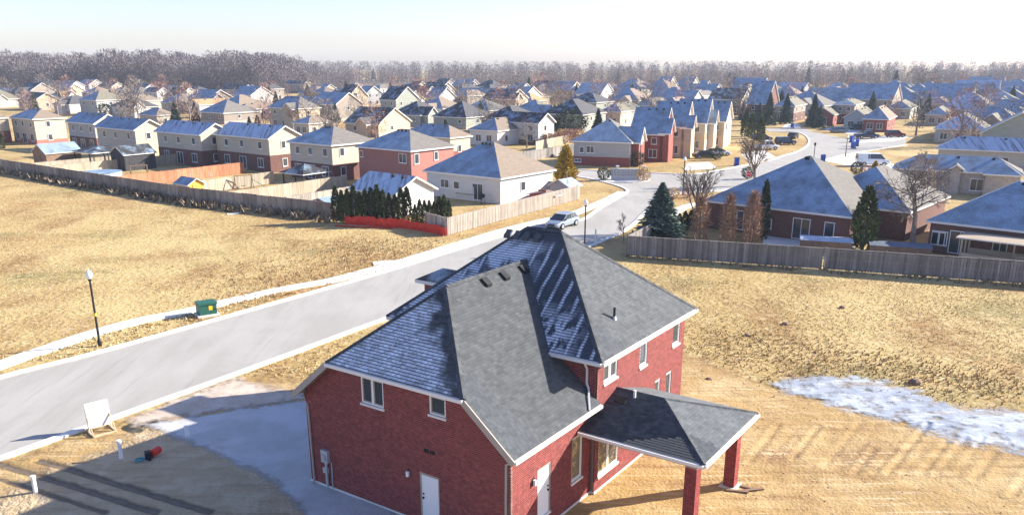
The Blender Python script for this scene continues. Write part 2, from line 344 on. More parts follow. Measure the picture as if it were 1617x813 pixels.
def smooth_line(pts, n=6):
    P = [Vector(p) for p in pts]; out = []
    for i in range(len(P) - 1):
        p0 = P[max(i - 1, 0)]; p1 = P[i]; p2 = P[i + 1]; p3 = P[min(i + 2, len(P) - 1)]
        for k in range(n):
            t = k / n
            out.append(.5 * ((2 * p1) + (p2 - p0) * t + (2 * p0 - 5 * p1 + 4 * p2 - p3) * t * t + (3 * p1 - p0 - 3 * p2 + p3) * t ** 3))
    out.append(P[-1]); return out
def ribbon(name, line, w0, w1, z, m, drop=.14, kind='structure'):
    # strip lying between offsets w0 and w1 to the left of a line, with real sides
    A = []; B = []
    for i, p in enumerate(line):
        d = (line[min(i + 1, len(line) - 1)] - line[max(i - 1, 0)]).normalized(); n = Vector((-d.y, d.x))
        A.append(p + n * w0); B.append(p + n * w1)
    mb = MB(); n = len(line)
    for i in range(n - 1):
        a0, a1, b0, b1 = A[i], A[i + 1], B[i], B[i + 1]
        mb.face([(*a0, z), (*a1, z), (*b1, z), (*b0, z)])
        mb.face([(*a1, z), (*a0, z), (*a0, z - drop), (*a1, z - drop)]); mb.face([(*b0, z), (*b1, z), (*b1, z - drop), (*b0, z - drop)])
    for i in (0, n - 1): mb.face([(*A[i], z), (*B[i], z), (*B[i], z - drop), (*A[i], z - drop)])
    return tag(mb.build(name, m), kind=kind)
V2 = lambda *p: [Vector(q) for q in p]
tag(MB().build('tmp', MT['grass']), kind='structure'); bpy.data.objects.remove(bpy.data.objects['tmp'])
gm = MB(); gm.face([(-1700, -250, 0), (1700, -250, 0), (1700, 1900, 0), (-1700, 1900, 0)]); tag(gm.build('ground', MT['grass']), kind='structure')

MT['leaf_floor'] = mat('leaf_litter', (.13, .095, .07), (.20, .15, .11), .05)
sheet('forest_floor', [(-460, 515), (-112, 515), (-70, 640), (-60, 700), (900, 700), (900, 870), (-900, 870), (-900, 640)], .012, MT['leaf_floor'])
edgeR = smooth_line(V2((-46, 2), (-34, 17.5), (-23.1, 34.6), (-15.5, 46.0), (-8.7, 56.6), (0, 69.8), (7.9, 81.3), (12.2, 89.5)) + [G(1012, 340), G(1036, 318), G(1056, 309), G(1085, 305.5), G(1140, 301), G(1192, 290), G(1250, 268), G(1304, 252), G(1349, 242), G(1430, 229)])
farS3 = smooth_line([G(1219, 208.5), G(1250, 208.5), G(1266, 211), G(1276, 217), G(1279, 225), G(1273, 233), G(1258, 241), G(1240, 246), G(1216, 254), G(1176, 262), G(1133, 270), G(1090, 276), G(1012, 273), G(908, 268), G(830, 259)])
nearX = smooth_line([G(838, 268), G(898, 277), G(935, 283), G(968, 291), G(986, 297), G(993, 302), G(985, 309), G(950, 329), G(917, 349)] + V2((3.3, 91.5), (-.55, 85.8), (-5.3, 78.4), (-9.9, 71), (-15.3, 63.0), (-20.9, 55), (-25.6, 48.4), (-29.6, 43.4), (-40, 28), (-54, 6)))
topS = [G(1430, 216), G(1335, 219), G(1306, 213), G(1282, 208), G(1273, 203.5), G(1200, 203)]
sheet('road', edgeR + topS + farS3 + nearX, .008, MT['road'])
ribbon('kerb', edgeR, 0, -.42, .115, MT['concrete'], .12)
ribbon('kerb', farS3, -.02, -.42, .115, MT['concrete'], .12)
ribbon('kerb', nearX, 0, -.42, .115, MT['concrete'], .12)
# pavement on the far side of the street, running apart from the kerb and then meeting it
sw = smooth_line([G(-160, 628), G(-60, 600), G(0, 577), G(75, 551), G(150, 526), G(225, 506), G(300, 491), G(380, 472), G(450, 456.5), G(520, 444), G(580, 428.5), G(640, 412), G(720, 387), G(800, 363), G(860, 348), G(905, 338), G(960, 315), G(984, 303)])
ribbon('pavement', sw, -.72, .72, .06, MT['concrete'], .07)
ribbon('pavement', smooth_line([G(1050, 345), G(1085, 326), G(1130, 318), G(1200, 300)]), -.7, .7, .06, MT['concrete'], .07)
# bare lot round the brick house, its shaded dirt tinted grey inside the house shadow outline, gravel drive
lot = V2((-24.5, 31.8), (-22.2, 34.9), (-19.0, 39.1), (-15.8, 44.4), (-9, 44), (-3, 50), (3, 55), (9.5, 51), (10.8, 49), (13.6, 44.2), (17.2, 40.5), (20.2, 37.6), (23.5, 35.8), (30, 34), (42, 28), (42, 8), (-30, 8), (-34, 18))
grid_sheet('dirt_lot', lot, .16, 0, MT['dirt'])
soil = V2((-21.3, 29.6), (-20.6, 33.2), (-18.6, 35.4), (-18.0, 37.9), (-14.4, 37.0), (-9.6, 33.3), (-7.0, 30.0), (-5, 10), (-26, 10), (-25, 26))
grid_sheet('shaded_soil', soil, .1, .012, MT['soil_shade'])  # outline follows the house's shadow; its grey puts shade into the colour
grid_sheet('gravel_drive', V2((-18.2, 38.1), (-13.6, 40.4), (-10.6, 41.4), (-8.5, 40.5), (-6, 36), (-2, 20), (-6.8, 25), (-7.6, 28.4), (-10.0, 31.9), (-14.2, 35.2)), .1, .026, MT['gravel'], soft=.5, rag=.7)
grid_sheet('sunlit_apron', V2((-19.3, 38.8), (-15.7, 44.8), (-10.3, 41.6), (-13.6, 40.0), (-18.4, 37.9)), .09, .02, MT['apron'])  # drive beyond the house's shadow edge, sunlit tone put into its colour
MT['rut_soil'] = mat('dark_rut_soil', (.14, .105, .07), (.20, .155, .105), 3, rough=.6)  # darker soil colour laid in strips along the left ruts
for p, q, wd_, _ in RUTS[:3]:
    d = (q - p).normalized(); nn = Vector((-d.y, d.x)) * wd_ * 1.5
    grid_sheet('wheel_rut', [p + nn, q + nn, q - nn, p - nn], .07, .022, MT['rut_soil'], soft=.2, rag=.15)
grid_sheet('frozen_puddle', [G(1205, 606), G(1250, 598), G(1330, 593), G(1400, 604), G(1440, 614), G(1480, 634), G(1530, 645), G(1617, 648), G(1720, 655), G(1720, 728), G(1617, 716), G(1540, 706), G(1470, 686), G(1420, 668), G(1350, 654), G(1280, 632)], .09, .02, MT['ice'], soft=1.0, rag=2.2, capd=.75)
# drives of the houses round the junction
for q in ([(1080, 270), (1133, 266), (1120, 256), (1085, 258)], [(1185, 259), (1225, 248), (1205, 236), (1170, 243)], [(1300, 254), (1352, 243), (1420, 262), (1390, 272)], [(1352, 226), (1412, 223), (1440, 216), (1400, 214)], [(1300, 204), (1345, 213), (1370, 205), (1330, 199)], [(1235, 203), (1265, 203), (1262, 196), (1240, 196)]):
    sheet('driveway', [G(*p) for p in q], .012, MT['concrete'])
isl = smooth_line([G(945, 284), G(965, 280), G(1000, 279.5), G(1022, 283), G(1024, 286), G(1000, 289), G(965, 288.5), G(945, 284)], 4)
im = MB(); im.prism([(p.x, p.y) for p in isl[:-1]], .0, .13); tag(im.build('traffic_island', MT['concrete']), kind='structure')
# dry grass standing on the fields
def tufts(name, poly, n, hs, m, seed, avoid=(), jit=0):
    r = np.random.default_rng(seed); xs = [p[0] for p in poly]; ys = [p[1] for p in poly]
    x = r.uniform(min(xs), max(xs), n * 2); y = r.uniform(min(ys), max(ys), n * 2)
    k = inpoly(x, y, poly) & (vnoise(x, y, .35, seed) + .5 * vnoise(x, y, 1.3, seed + 1) > r.uniform(.2, 1.1, n * 2))
    for q in avoid: k &= ~inpoly(x, y, q)
    x = x[k][:n]; y = y[k][:n]; n = len(x); x = x + r.normal(0, 1, n) * jit; y = y + r.normal(0, 1, n) * jit
    if jit:
        k = ~inpoly(x, y, [(p.x, p.y) for p in (edgeR + topS + farS3 + nearX)]); x = x[k]; y = y[k]; n = len(x)
    V = []; 
    for b in range(3):
        a = r.uniform(0, 2 * PI, n); h = r.uniform(*hs, n); wd = h * .30; lean = r.uniform(.2, .9, n) * h; la = r.uniform(0, 2 * PI, n)
        z0 = np.full(n, .0)
        p0 = np.stack([x - np.cos(a) * wd, y - np.sin(a) * wd, z0], 1); p1 = np.stack([x + np.cos(a) * wd, y + np.sin(a) * wd, z0], 1)
        p2 = np.stack([x + np.cos(la) * lean, y + np.sin(la) * lean, h], 1)
        V.append(np.stack([p0, p1, p2], 1))
    V = np.concatenate(V).reshape(-1, 3)
    return inst(name, np_mesh(name, V, np.arange(len(V)).reshape(-1, 3), m))
def clods(name, poly, n, hs, m, seed, label):
    r = np.random.default_rng(seed); xs = [p[0] for p in poly]; ys = [p[1] for p in poly]; x = r.uniform(min(xs), max(xs), n * 2); y = r.uniform(min(ys), max(ys), n * 2)
    k = inpoly(x, y, poly) & (vnoise(x, y, .5, seed) > r.uniform(.2, .9, n * 2)); x = x[k][:n]; y = y[k][:n]; n = len(x); z = hgt(x, y); sz = r.uniform(0, 1, n) ** 3 * (hs[1] - hs[0]) + hs[0]
    a = r.uniform(0, 2 * PI, n); P = [np.stack([x + np.cos(a + q) * sz * r.uniform(.7, 1.2, n), y + np.sin(a + q) * sz * r.uniform(.7, 1.2, n), z - .01], 1) for q in (0, 1.6, 3.1, 4.7)]
    T = np.stack([x + r.normal(0, .2, n) * sz, y + r.normal(0, .2, n) * sz, z + sz * r.uniform(.4, .9, n)], 1)
    V = np.concatenate([np.stack([P[i], P[(i + 1) % 4], T], 1) for i in range(4)]).reshape(-1, 3)
    return tag(inst(name, np_mesh(name, V, np.arange(len(V)).reshape(-1, 3), m)), label, 'soil', kind='stuff')
MT['clod'] = mat('dry_clods', (.34, .21, .10), (.50, .35, .19), 2, island=.35)
clods('soil_crumbs', V2((1, 20), (9.5, 32), (7, 40), (10.5, 48), (13.6, 43), (20, 36), (28, 33), (34, 24), (30, 12)), 4000, (.015, .07), MT['clod'], 31, 'loose clods scattered over the sandy dirt beside the porch')
clods('soil_crumbs', V2((-23, 33), (-18.5, 39), (-13, 36), (-8, 30), (-8, 18), (-26, 22)), 2500, (.015, .06), MT['clod'], 32, 'loose clods scattered over the shaded soil beside the gravel drive')
clods('stone_chips', V2((-18.2, 38.3), (-15.5, 44), (-10, 42), (-8, 36), (-6.5, 27), (-10, 31.5)), 2500, (.015, .06), MT['gravel'], 33, 'pale stone chips lying loose on the gravel drive')
fieldL = [G(-40, 592), G(0, 572), G(150, 520), G(300, 485), G(420, 458), G(540, 436), G(620, 412), G(705, 385), G(700, 374), G(520, 349), G(300, 322), G(130, 296), G(-30, 268)]
tag(tufts('dry_field_grass', fieldL, 34000, (.03, .11), MT['straw'], 11), 'straw coloured dead grass covering the open field beside the street', 'grass', kind='stuff')
fieldR = V2((10.6, 49.6), (14.4, 44.4), (19, 45.6), (23, 43), (27, 40.5), (40, 40)) + V2((44, 62), (26.8, 69.5), (11.5, 74.5), (8, 77), (4.5, 68), (6, 58))
tag(tufts('rough_lot_grass', fieldR, 20000, (.03, .10), MT['straw2'], 12), 'olive and straw rough grass on the vacant lot behind the brick house', 'grass', kind='stuff')
MT['brown_weeds'] = mat('russet_dead_weeds', (.38, .245, .12), (.50, .36, .19), .5, island=.4)
tag(tufts('russet_weeds', [G(330, 478), G(540, 436), G(620, 412), G(705, 385), G(690, 378), G(560, 380), G(420, 410), G(280, 450)], 4200, (.06, .2), MT['brown_weeds'], 15, jit=2.2), 'russet brown weeds on the field edge beside the pavement', 'weeds', kind='stuff')
tag(tufts('russet_weeds', [G(1075, 556), G(1200, 604), G(1330, 592), G(1440, 612), G(1500, 634), G(1617, 640), G(1617, 590), G(1400, 560), G(1150, 520)], 2600, (.06, .18), MT['brown_weeds'], 16, jit=1.2), 'brown weeds along the rim of the frozen puddle', 'weeds', kind='stuff')
verge = [G(160, 556), G(330, 506), G(470, 462), G(440, 462), G(330, 488), G(150, 530), G(20, 578)]
tag(tufts('verge_grass', verge + [], 3500, (.05, .18), MT['straw'], 13), 'strip of dead grass between pavement and kerb', 'grass', kind='stuff')
tag(tufts('front_lawn_grass', V2((-15.2, 45.2), (-8.4, 56), (1, 69), (4, 66), (0, 56), (-6, 47), (-10, 43.6)), 5000, (.05, .15), MT['straw'], 14), 'orange straw grass on the front strip between drive and street', 'grass', kind='stuff')

# ------------------------------------------------------------------ roof solids and shingles
def roof_solid(name, polys, mats, parent, thick=.18, fascia_i=None, loc=(0, 0, 0)):
    fi = len(mats) - 1 if fascia_i is None else fascia_i
    mb = MB(); key = lambda p: (round(p[0], 3), round(p[1], 3), round(p[2], 3)); cnt = {}
    for pts, m in polys:
        mb.face(pts, m); mb.face([(p[0], p[1], p[2] - thick) for p in reversed(pts)], fi)
        for i in range(len(pts)):
            a, b = key(pts[i]), key(pts[(i + 1) % len(pts)]); cnt.setdefault(frozenset((a, b)), []).append((pts[i], pts[(i + 1) % len(pts)]))
    for e, l in cnt.items():
        if len(l) == 1:
            a, b = l[0]; mb.face([b, a, (a[0], a[1], a[2] - thick), (b[0], b[1], b[2] - thick)], fi)
    return mb.build(name, mats, parent, loc)
CAML = None
def shingle_rows(pts, along, exposure=.135, tab=.24, rs=3):
    # pts: roof plane outline (first point on the eave); returns tab corner data in the parent's space
    r = np.random.default_rng(rs); P = [Vector(p) for p in pts]; U = Vector(along).normalized()
    n = (P[1] - P[0]).cross(P[-1] - P[0]).normalized(); n = n if n.z > 0 else -n
    Vv = n.cross(U).normalized(); Vv = Vv if Vv.z > 0 else -Vv
    q = [((p - P[0]).dot(U), (p - P[0]).dot(Vv)) for p in P]; vmax = max(y for _, y in q); vmin = min(y for _, y in q)
    tabs = []; row = 0; v = vmin
    while v < vmax - .05:
        vm = min(v + exposure * .6, vmax - .01); xs = []
        for i in range(len(q)):
            (x0, y0), (x1, y1) = q[i], q[(i + 1) % len(q)]
            if (y0 > vm) != (y1 > vm): xs.append(x0 + (x1 - x0) * (vm - y0) / (y1 - y0))
        if len(xs) >= 2:
            a, b = min(xs), max(xs); u = a - r.uniform(0, tab)
            while u < b:
                u0, u1 = max(u, a), min(u + tab - .007, b)
                if u1 - u0 > .03: tabs.append((u0, u1, v + r.uniform(-.006, .006), abs(u1 - u0 - (tab - .007)) < 1e-6))
                u += tab
        v += exposure; row += 1
    return dict(P=P[0], U=U, V=Vv, N=n, tabs=tabs, ex=exposure)
def shingles(name, pts, along, m, parent, single=0, sname='shingle', rs=3):
    D = shingle_rows(pts, along, rs=rs); P, U, V, N, ex = D['P'], D['U'], D['V'], D['N'], D['ex']
    ordr = list(D['tabs'])
    if single:
        full = [t for t in ordr if t[3]]; full.sort(key=lambda t: (P + U * t[0] + V * t[2] - CAML).length); pick = full[:single]; ps = set(id(t) for t in pick)
        ordr = [t for t in ordr if id(t) not in ps]
        mb = MB(); L = .233; mb.face([(0, 0, .014), (L, 0, .014), (L, ex + .03, .004), (0, ex + .03, .004)]); mb.face([(L, 0, .014), (0, 0, .014), (0, 0, .001), (L, 0, .001)])
        mb.face([(0, 0, .001), (0, 0, .014), (0, ex + .03, .004)]); mb.face([(L, 0, .014), (L, 0, .001), (L, ex + .03, .004)])
        me = mb.mesh(sname, m); R = Matrix((U, V, N)).transposed().to_4x4()
        if R.determinant() < 0: R = Matrix((-U, V, N)).transposed().to_4x4()
        flip = Matrix((U, V, N)).determinant() < 0
        for t in pick:
            o = inst(sname, me, parent); Mx = R.copy(); Mx.translation = P + U * (t[1] if flip else t[0]) + V * t[2]; o.matrix_local = Mx
    Vs = []; Fs = []; Ms = []
    for u0, u1, v, _ in ordr:
        b = len(Vs); a = P + V * v; c = P + V * (v + ex + .03)
        for p in (a + U * u0 + N * .014, a + U * u1 + N * .014, c + U * u1 + N * .004, c + U * u0 + N * .004, a + U * u0 + N * .001, a + U * u1 + N * .001): Vs.append(tuple(p))
        if isinstance(m, list):
            e = P + V * (v + ex * .24); Vs.append(tuple(e + U * u0 + N * .0115)); Vs.append(tuple(e + U * u1 + N * .0115))
            Fs += [(b, b + 1, b + 7, b + 6), (b + 6, b + 7, b + 2, b + 3), (b + 1, b, b + 4, b + 5)]; Ms += [1, 0, 1]
        else: Fs += [(b, b + 1, b + 2, b + 3), (b + 1, b, b + 4, b + 5)]
    o = inst(name, np_mesh(name, Vs, Fs, m, Ms or None), parent); o['kind'] = 'stuff'; return o
def caps(mb, p0, p1, m=0, wd=.26):
    p0 = Vector(p0); p1 = Vector(p1); L = (p1 - p0).length; d = (p1 - p0) / L; n = int(L / .16); up = Vector((0, 0, 1)); sd = d.cross(up).normalized()
    for i in range(n):
        a = p0 + d * (i * .16) + up * .045; b = a + d * .20 - up * .012
        for s in (-1, 1): mb.face([a + up * .012, b + up * .012, b + sd * s * wd / 2 - up * .075, a + sd * s * wd / 2 - up * .075], m)

# ------------------------------------------------------------------ the brick house in the foreground
HY = .6013; HO = Vector((.0586, 25.9783, 0)); HR = PI / 2 - HY
house0 = empty('brick_house', HO, HR, 'new red brick house with grey shingle roofs and pillared side porch on bare lot', 'house')
Mi = (Matrix.Translation(HO) @ Matrix.Rotation(HR, 4, 'Z')).inverted(); CAML = Mi @ Vector((0, 0, CH))
K = .834; Z1, WW, HH, Z2, MID, SB = 4.0945, 11.0117, 2.1183, 5.8616, 5.5058, 3.377; Z3 = Z1 + K * MID
Z4, MX0, MX1, MY0, MY1 = 5.9637, 5.7503, 14.9607, -.19, 10.9945; RZ = Z4 + K * 4.628; RX = 10.378; RY0, RY1 = 4.542, 6.368
MT['brick'] = mat('red_brick', (.19, .034, .036), (.28, .068, .060), 5, coords='obj', rough=.9, island=.20, obj=.16, bump=.004, bscale=30)
MT['mortar'] = mat('grey_mortar', (.33, .23, .205), (.40, .29, .255), 6, rough=.95)
MT['sh'] = mat('charcoal_shingles', (.074, .083, .092), (.098, .108, .117), 2, coords='obj', rough=.95, island=.16, obj=.16, bump=.006, bscale=40)
MT['sh_dark'] = mat('shaded_dark_shingles', (.065, .07, .075), (.10, .105, .11), 2, coords='obj', rough=.95, island=.25, bump=.006, bscale=40)  # darker copy of the charcoal shingles
MT['sh_f1'] = frosted('charcoal_shingles_rimed', (.055, .062, .07), (.66, .71, .77), .75, .30, .46, (1, 1, 1), 0, 'obj', .8, .25)
def melt(m):
    # frost has gone along the sunny hip
    t = m.node_tree; N = t.nodes; L = t.links; mx = [n for n in N if n.type == 'MIX'][0]; src = mx.inputs[0].links[0].from_socket
    co = N.new('ShaderNodeTexCoord').outputs['Object']; sp = N.new('ShaderNodeSeparateXYZ'); L.new(co, sp.inputs[0])
    nz = N.new('ShaderNodeTexNoise'); nz.inputs['Scale'].default_value = 1.1; nz.inputs['Detail'].default_value = 4; L.new(co, nz.inputs['Vector'])
    a = N.new('ShaderNodeMath'); a.operation = 'SUBTRACT'; L.new(sp.outputs[1], a.inputs[0]); L.new(sp.outputs[0], a.inputs[1])
    c = N.new('ShaderNodeMath'); c.operation = 'MULTIPLY_ADD'; L.new(nz.outputs[0], c.inputs[0]); c.inputs[1].default_value = 3.2; L.new(a.outputs[0], c.inputs[2])
    r = N.new('ShaderNodeMapRange'); r.inputs[1].default_value = 4.15; r.inputs[2].default_value = 4.75; L.new(c.outputs[0], r.inputs[0])
    k = N.new('ShaderNodeMath'); k.operation = 'MULTIPLY'; L.new(src, k.inputs[0]); L.new(r.outputs[0], k.inputs[1]); L.new(k.outputs[0], mx.inputs[0])
melt(MT['sh_f1'])
def truss_frost():
    # frost left in lines over the rafters and thicker towards the street end
    m = bpy.data.materials.new('charcoal_shingles_rafter_frost'); m.use_nodes = True; t = m.node_tree; N = t.nodes; L = t.links
    b = N['Principled BSDF']; b.inputs['Roughness'].default_value = .8
    co = N.new('ShaderNodeTexCoord').outputs['Object']; sp = N.new('ShaderNodeSeparateXYZ'); L.new(co, sp.inputs[0])
    def mth(op, a, b_=None, c=None):
        n = N.new('ShaderNodeMath'); n.operation = op
        for i, q in enumerate((a, b_, c)):
            if q is None: continue
            if isinstance(q, (int, float)): n.inputs[i].default_value = q
            else: L.new(q, n.inputs[i])
        return n.outputs[0]
    def rng_(src, lo, hi, a=0., b_=1.):
        n = N.new('ShaderNodeMapRange'); n.inputs[1].default_value = lo; n.inputs[2].default_value = hi; n.inputs[3].default_value = a; n.inputs[4].default_value = b_; L.new(src, n.inputs[0]); return n.outputs[0]
    def noise(sc, st):
        mp = N.new('ShaderNodeMapping'); mp.inputs['Scale'].default_value = st; L.new(co, mp.inputs[0]); n = N.new('ShaderNodeTexNoise'); n.inputs['Scale'].default_value = sc; n.inputs['Detail'].default_value = 5; L.new(mp.outputs[0], n.inputs['Vector']); return n.outputs[0]
    wob = mth('MULTIPLY', mth('SUBTRACT', noise(.8, (1, 1, 1)), .5), .25)
    f = mth('FRACT', mth('DIVIDE', mth('ADD', sp.outputs[1], wob), .61)); d = mth('ABSOLUTE', mth('SUBTRACT', f, .5))
    line = mth('MULTIPLY', rng_(d, .05, .17, 1, 0), rng_(noise(1.0, (.6, .8, .6)), .36, .52))
    left = mth('MULTIPLY', rng_(sp.outputs[1], 4.3, 6.0), rng_(noise(1.4, (1, 1, 1)), .38, .56, .08, 1))
    foot = mth('MULTIPLY', mth('MULTIPLY', rng_(sp.outputs[0], 7.6, 6.8), rng_(sp.outputs[1], .9, 2.2)), rng_(noise(1.8, (1, 1, 1)), .44, .54))
    top = rng_(sp.outputs[0], 9.95, 9.6)
    mask = mth('MULTIPLY', mth('MAXIMUM', mth('MAXIMUM', line, left), foot), top)
    mx = N.new('ShaderNodeMix'); mx.data_type = 'RGBA'; L.new(mask, mx.inputs[0]); mx.inputs[6].default_value = (.045, .055, .075, 1); mx.inputs[7].default_value = (.68, .72, .78, 1)
    L.new(mx.outputs[2], b.inputs['Base Color']); return m
MT['sh_f2'] = truss_frost()
MT['deck'] = mat('roof_underlay', (.05, .05, .055), rough=.9)
rw = empty('tmp'); bpy.data.objects.remove(rw)
R = 6.14
wingR = [(0, 0, Z1), (R, 0, Z1), (R, R - 3.509, Z1 + K * (R - 3.509)), (3.509 + MID, MID, Z3), (SB, MID, Z3), (0, HH, Z2)]
wingL = [(0, WW, Z1), (0, WW - HH, Z2), (SB, MID, Z3), (3.509 + MID, MID, Z3), (R, WW - (R - 3.509), Z1 + K * (R - 3.509)), (R, WW, Z1)]
hhp = [(0, WW - HH, Z2), (0, HH, Z2), (SB, MID, Z3)]
wing = roof_solid('wing_roof', [(wingR, 0), (wingL, 0), (hhp, 0)], [MT['deck'], MT['trim_taupe']], house0, .17)
mN = [(MX0, MY1, Z4), (MX0, MY0, Z4), (RX, RY0, RZ), (RX, RY1, RZ)]; mR = [(MX0, MY0, Z4), (MX1, MY0, Z4), (RX, RY0, RZ)]
mF = [(MX1, MY0, Z4), (MX1, MY1, Z4), (RX, RY1, RZ), (RX, RY0, RZ)]; mL = [(MX1, MY1, Z4), (MX0, MY1, Z4), (RX, RY1, RZ)]
main = roof_solid('main_roof', [(mN, 0), (mR, 0), (mF, 0), (mL, 0)], [MT['deck'], MT['fascia']], house0, .17)
CX0, CX1, CY0, CZ, CRX, CRZ = 4.9623, 10.6628, -4.86, 3.28, 7.8125, 4.191
cNr = [(CX0, .36, CZ), (CX0, CY0, CZ), (CRX, CY0 + 2.893, CRZ), (CRX, .36, CRZ)]; cRt = [(CX0, CY0, CZ), (CX1, CY0, CZ), (CRX, CY0 + 2.893, CRZ)]
cFr = [(CX1, CY0, CZ), (CX1, .17, CZ), (CRX, .17, CRZ), (CRX, CY0 + 2.893, CRZ)]
porch = roof_solid('porch_roof', [(cNr, 0), (cRt, 0), (cFr, 0)], [MT['deck'], MT['fascia']], house0, .16)
shingles('wing_shingles', wingR, (1, 0, 0), MT['sh'], wing, 150, rs=1)
shingles('end_hip_shingles', hhp, (0, 1, 0), [MT['sh_f1'], MT['sh_dark']], wing, 0, rs=2)
shingles('street_side_shingles', wingL, (1, 0, 0), MT['sh'], wing, 0, rs=9)
shingles('shaded_slope_shingles', mN, (0, 1, 0), [MT['sh_f2'], MT['sh_dark']], main, 0, rs=3)
shingles('sunny_slope_shingles', mR, (1, 0, 0), MT['sh'], main, 60, rs=4)
shingles('street_slope_shingles', mL, (1, 0, 0), MT['sh'], main, 0, rs=8)
shingles('porch_shaded_shingles', cNr, (0, 1, 0), MT['sh_dark'], porch, 60, rs=5)  # near slope's shade put into the darker shingle colour
shingles('porch_sunny_shingles', cRt, (1, 0, 0), MT['sh'], porch, 30, rs=6)
shingles('porch_back_shingles', cFr, (0, 1, 0), MT['sh'], porch, 0, rs=7)
mb = MB(); caps(mb, (0, HH, Z2), (SB, MID, Z3)); caps(mb, (0, WW - HH, Z2), (SB, MID, Z3)); caps(mb, (SB, MID, Z3), (3.5 + MID, MID, Z3)); mb.build('ridge_cap', MT['sh_dark'], wing)['kind'] = 'stuff'
mb = MB()
for a, b in ((mN[0], mN[3]), (mN[1], mN[2]), (mN[2], mN[3]), (mR[1], mR[2]), (mF[1], mF[2])): caps(mb, a, b)
mb.build('ridge_cap', MT['sh_dark'], main)['kind'] = 'stuff'
mb = MB()
for a, b in ((cNr[1], cNr[2]), (cNr[2], cNr[3]), (cRt[1], cRt[2])): caps(mb, a, b)
mb.build('ridge_cap', MT['sh_dark'], porch)['kind'] = 'stuff'
# white-metal valley flashing
mb = MB(); mb.bar((5.75, 2.25, Z4 + .02), (9.0, 5.49, Z3 + .02), .22, .02); mb.build('valley_flashing', MT['sh_f1'], wing)
# gutters, verge boards
mb = MB(); mb.box(.0, R - .02, -.11, .0, Z1 - .15, Z1 - .02); mb.build('gutter', MT['fascia'], wing)
mb = MB(); mb.box(MX0 - .11, MX0, MY0, 3.0, Z4 - .15, Z4 - .02); mb.build('gutter', MT['fascia'], main)
mb = MB(); mb.box(MX0, MX1, MY0 - .11, MY0, Z4 - .15, Z4 - .02); mb.build('gutter', MT['fascia'], main)
mb = MB(); mb.box(-.11, 0, HH, WW - HH, Z2 - .15, Z2 - .02); mb.build('gutter', MT['fascia'], wing)
mb = MB(); mb.box(CX0 - .11, CX0, CY0, .3, CZ - .14, CZ - .02); mb.build('gutter', MT['fascia'], porch)
mb = MB(); mb.box(CX0, CX1, CY0 - .11, CY0, CZ - .14, CZ - .02); mb.build('gutter', MT['fascia'], porch)
for s in (0, 1):
    y0, y1 = (0, HH) if s == 0 else (WW, WW - HH)
    mb = MB(); mb.bar((-.03, y0, Z1 - .12), (-.03, y1, Z2 - .12), .05, .24); mb.build('verge_board', MT['trim_taupe'], wing)
# walls: structure, mortar veneer with openings, bricks proud of it
mb = MB(); zt = lambda y: min(Z1 + K * y, Z1 + K * (WW - y), Z2) - .17
prof = [(.48, 0), (.48, zt(.48)), (HH, Z2 - .18), (WW - HH, Z2 - .18), (10.53, zt(10.53)), (10.53, 0)]
mb.prism(prof, .46, 6.2, 'x'); mb.box(6.21, 14.5, .29, 10.5, 0, Z4 - .17); mb.build('wall_core', MT['mortar'], house0)
mb = MB(); mb.box(.325, 6.1, .345, 10.66, -.05, .14); mb.box(6.1, 14.63, .15, 10.65, -.05, .14); mb.build('foundation', MT['concrete'], house0)
class Wall:
    def __init__(s, ax, c, s0, s1, z0, top, holes, brk=()): s.ax, s.c, s.s0, s.s1, s.z0, s.top, s.holes, s.brk = ax, c, s0, s1, z0, top, holes, brk
    def P(s, u, o, z): return (s.c - o, u, z) if s.ax == 'x' else (u, s.c - o, z)
    def box(s, mb, u0, u1, o0, o1, z0, z1, m=0):
        if s.ax == 'x': mb.box(s.c - o1, s.c - o0, u0, u1, z0, z1, m)
        else: mb.box(u0, u1, s.c - o1, s.c - o0, z0, z1, m)
gable = Wall('x', .354, .372, 10.64, .14, lambda y: zt(y) - .02, [(6.25, 7.42, 4.40, 5.50), (3.22, 3.99, 4.75, 5.50), (3.62, 4.58, .14, 2.20)], (HH, WW - HH))
wingw = Wall('y', .372, .354, 6.1, .14, lambda x: Z1 - .19, [(2.10, 3.04, .60, 2.74), (4.58, 5.40, 1.14, 3.06)])
mainw = Wall('y', .18, 6.1, 14.6, .14, lambda x: Z4 - .19, [(6.66, 7.80, 4.72, 5.62), (9.9, 10.6, 4.42, 5.62), (13.3, 14.06, 4.45, 5.62), (6.42, 8.18, .70, 2.55), (11.6, 12.15, 1.9, 3.25), (12.8, 13.4, 1.2, 3.25)])
mainn = Wall('x', 6.1, .18, 2.4, .14, lambda y: Z4 - .19, [])
full_x = []; BL, BHt = .2, .061
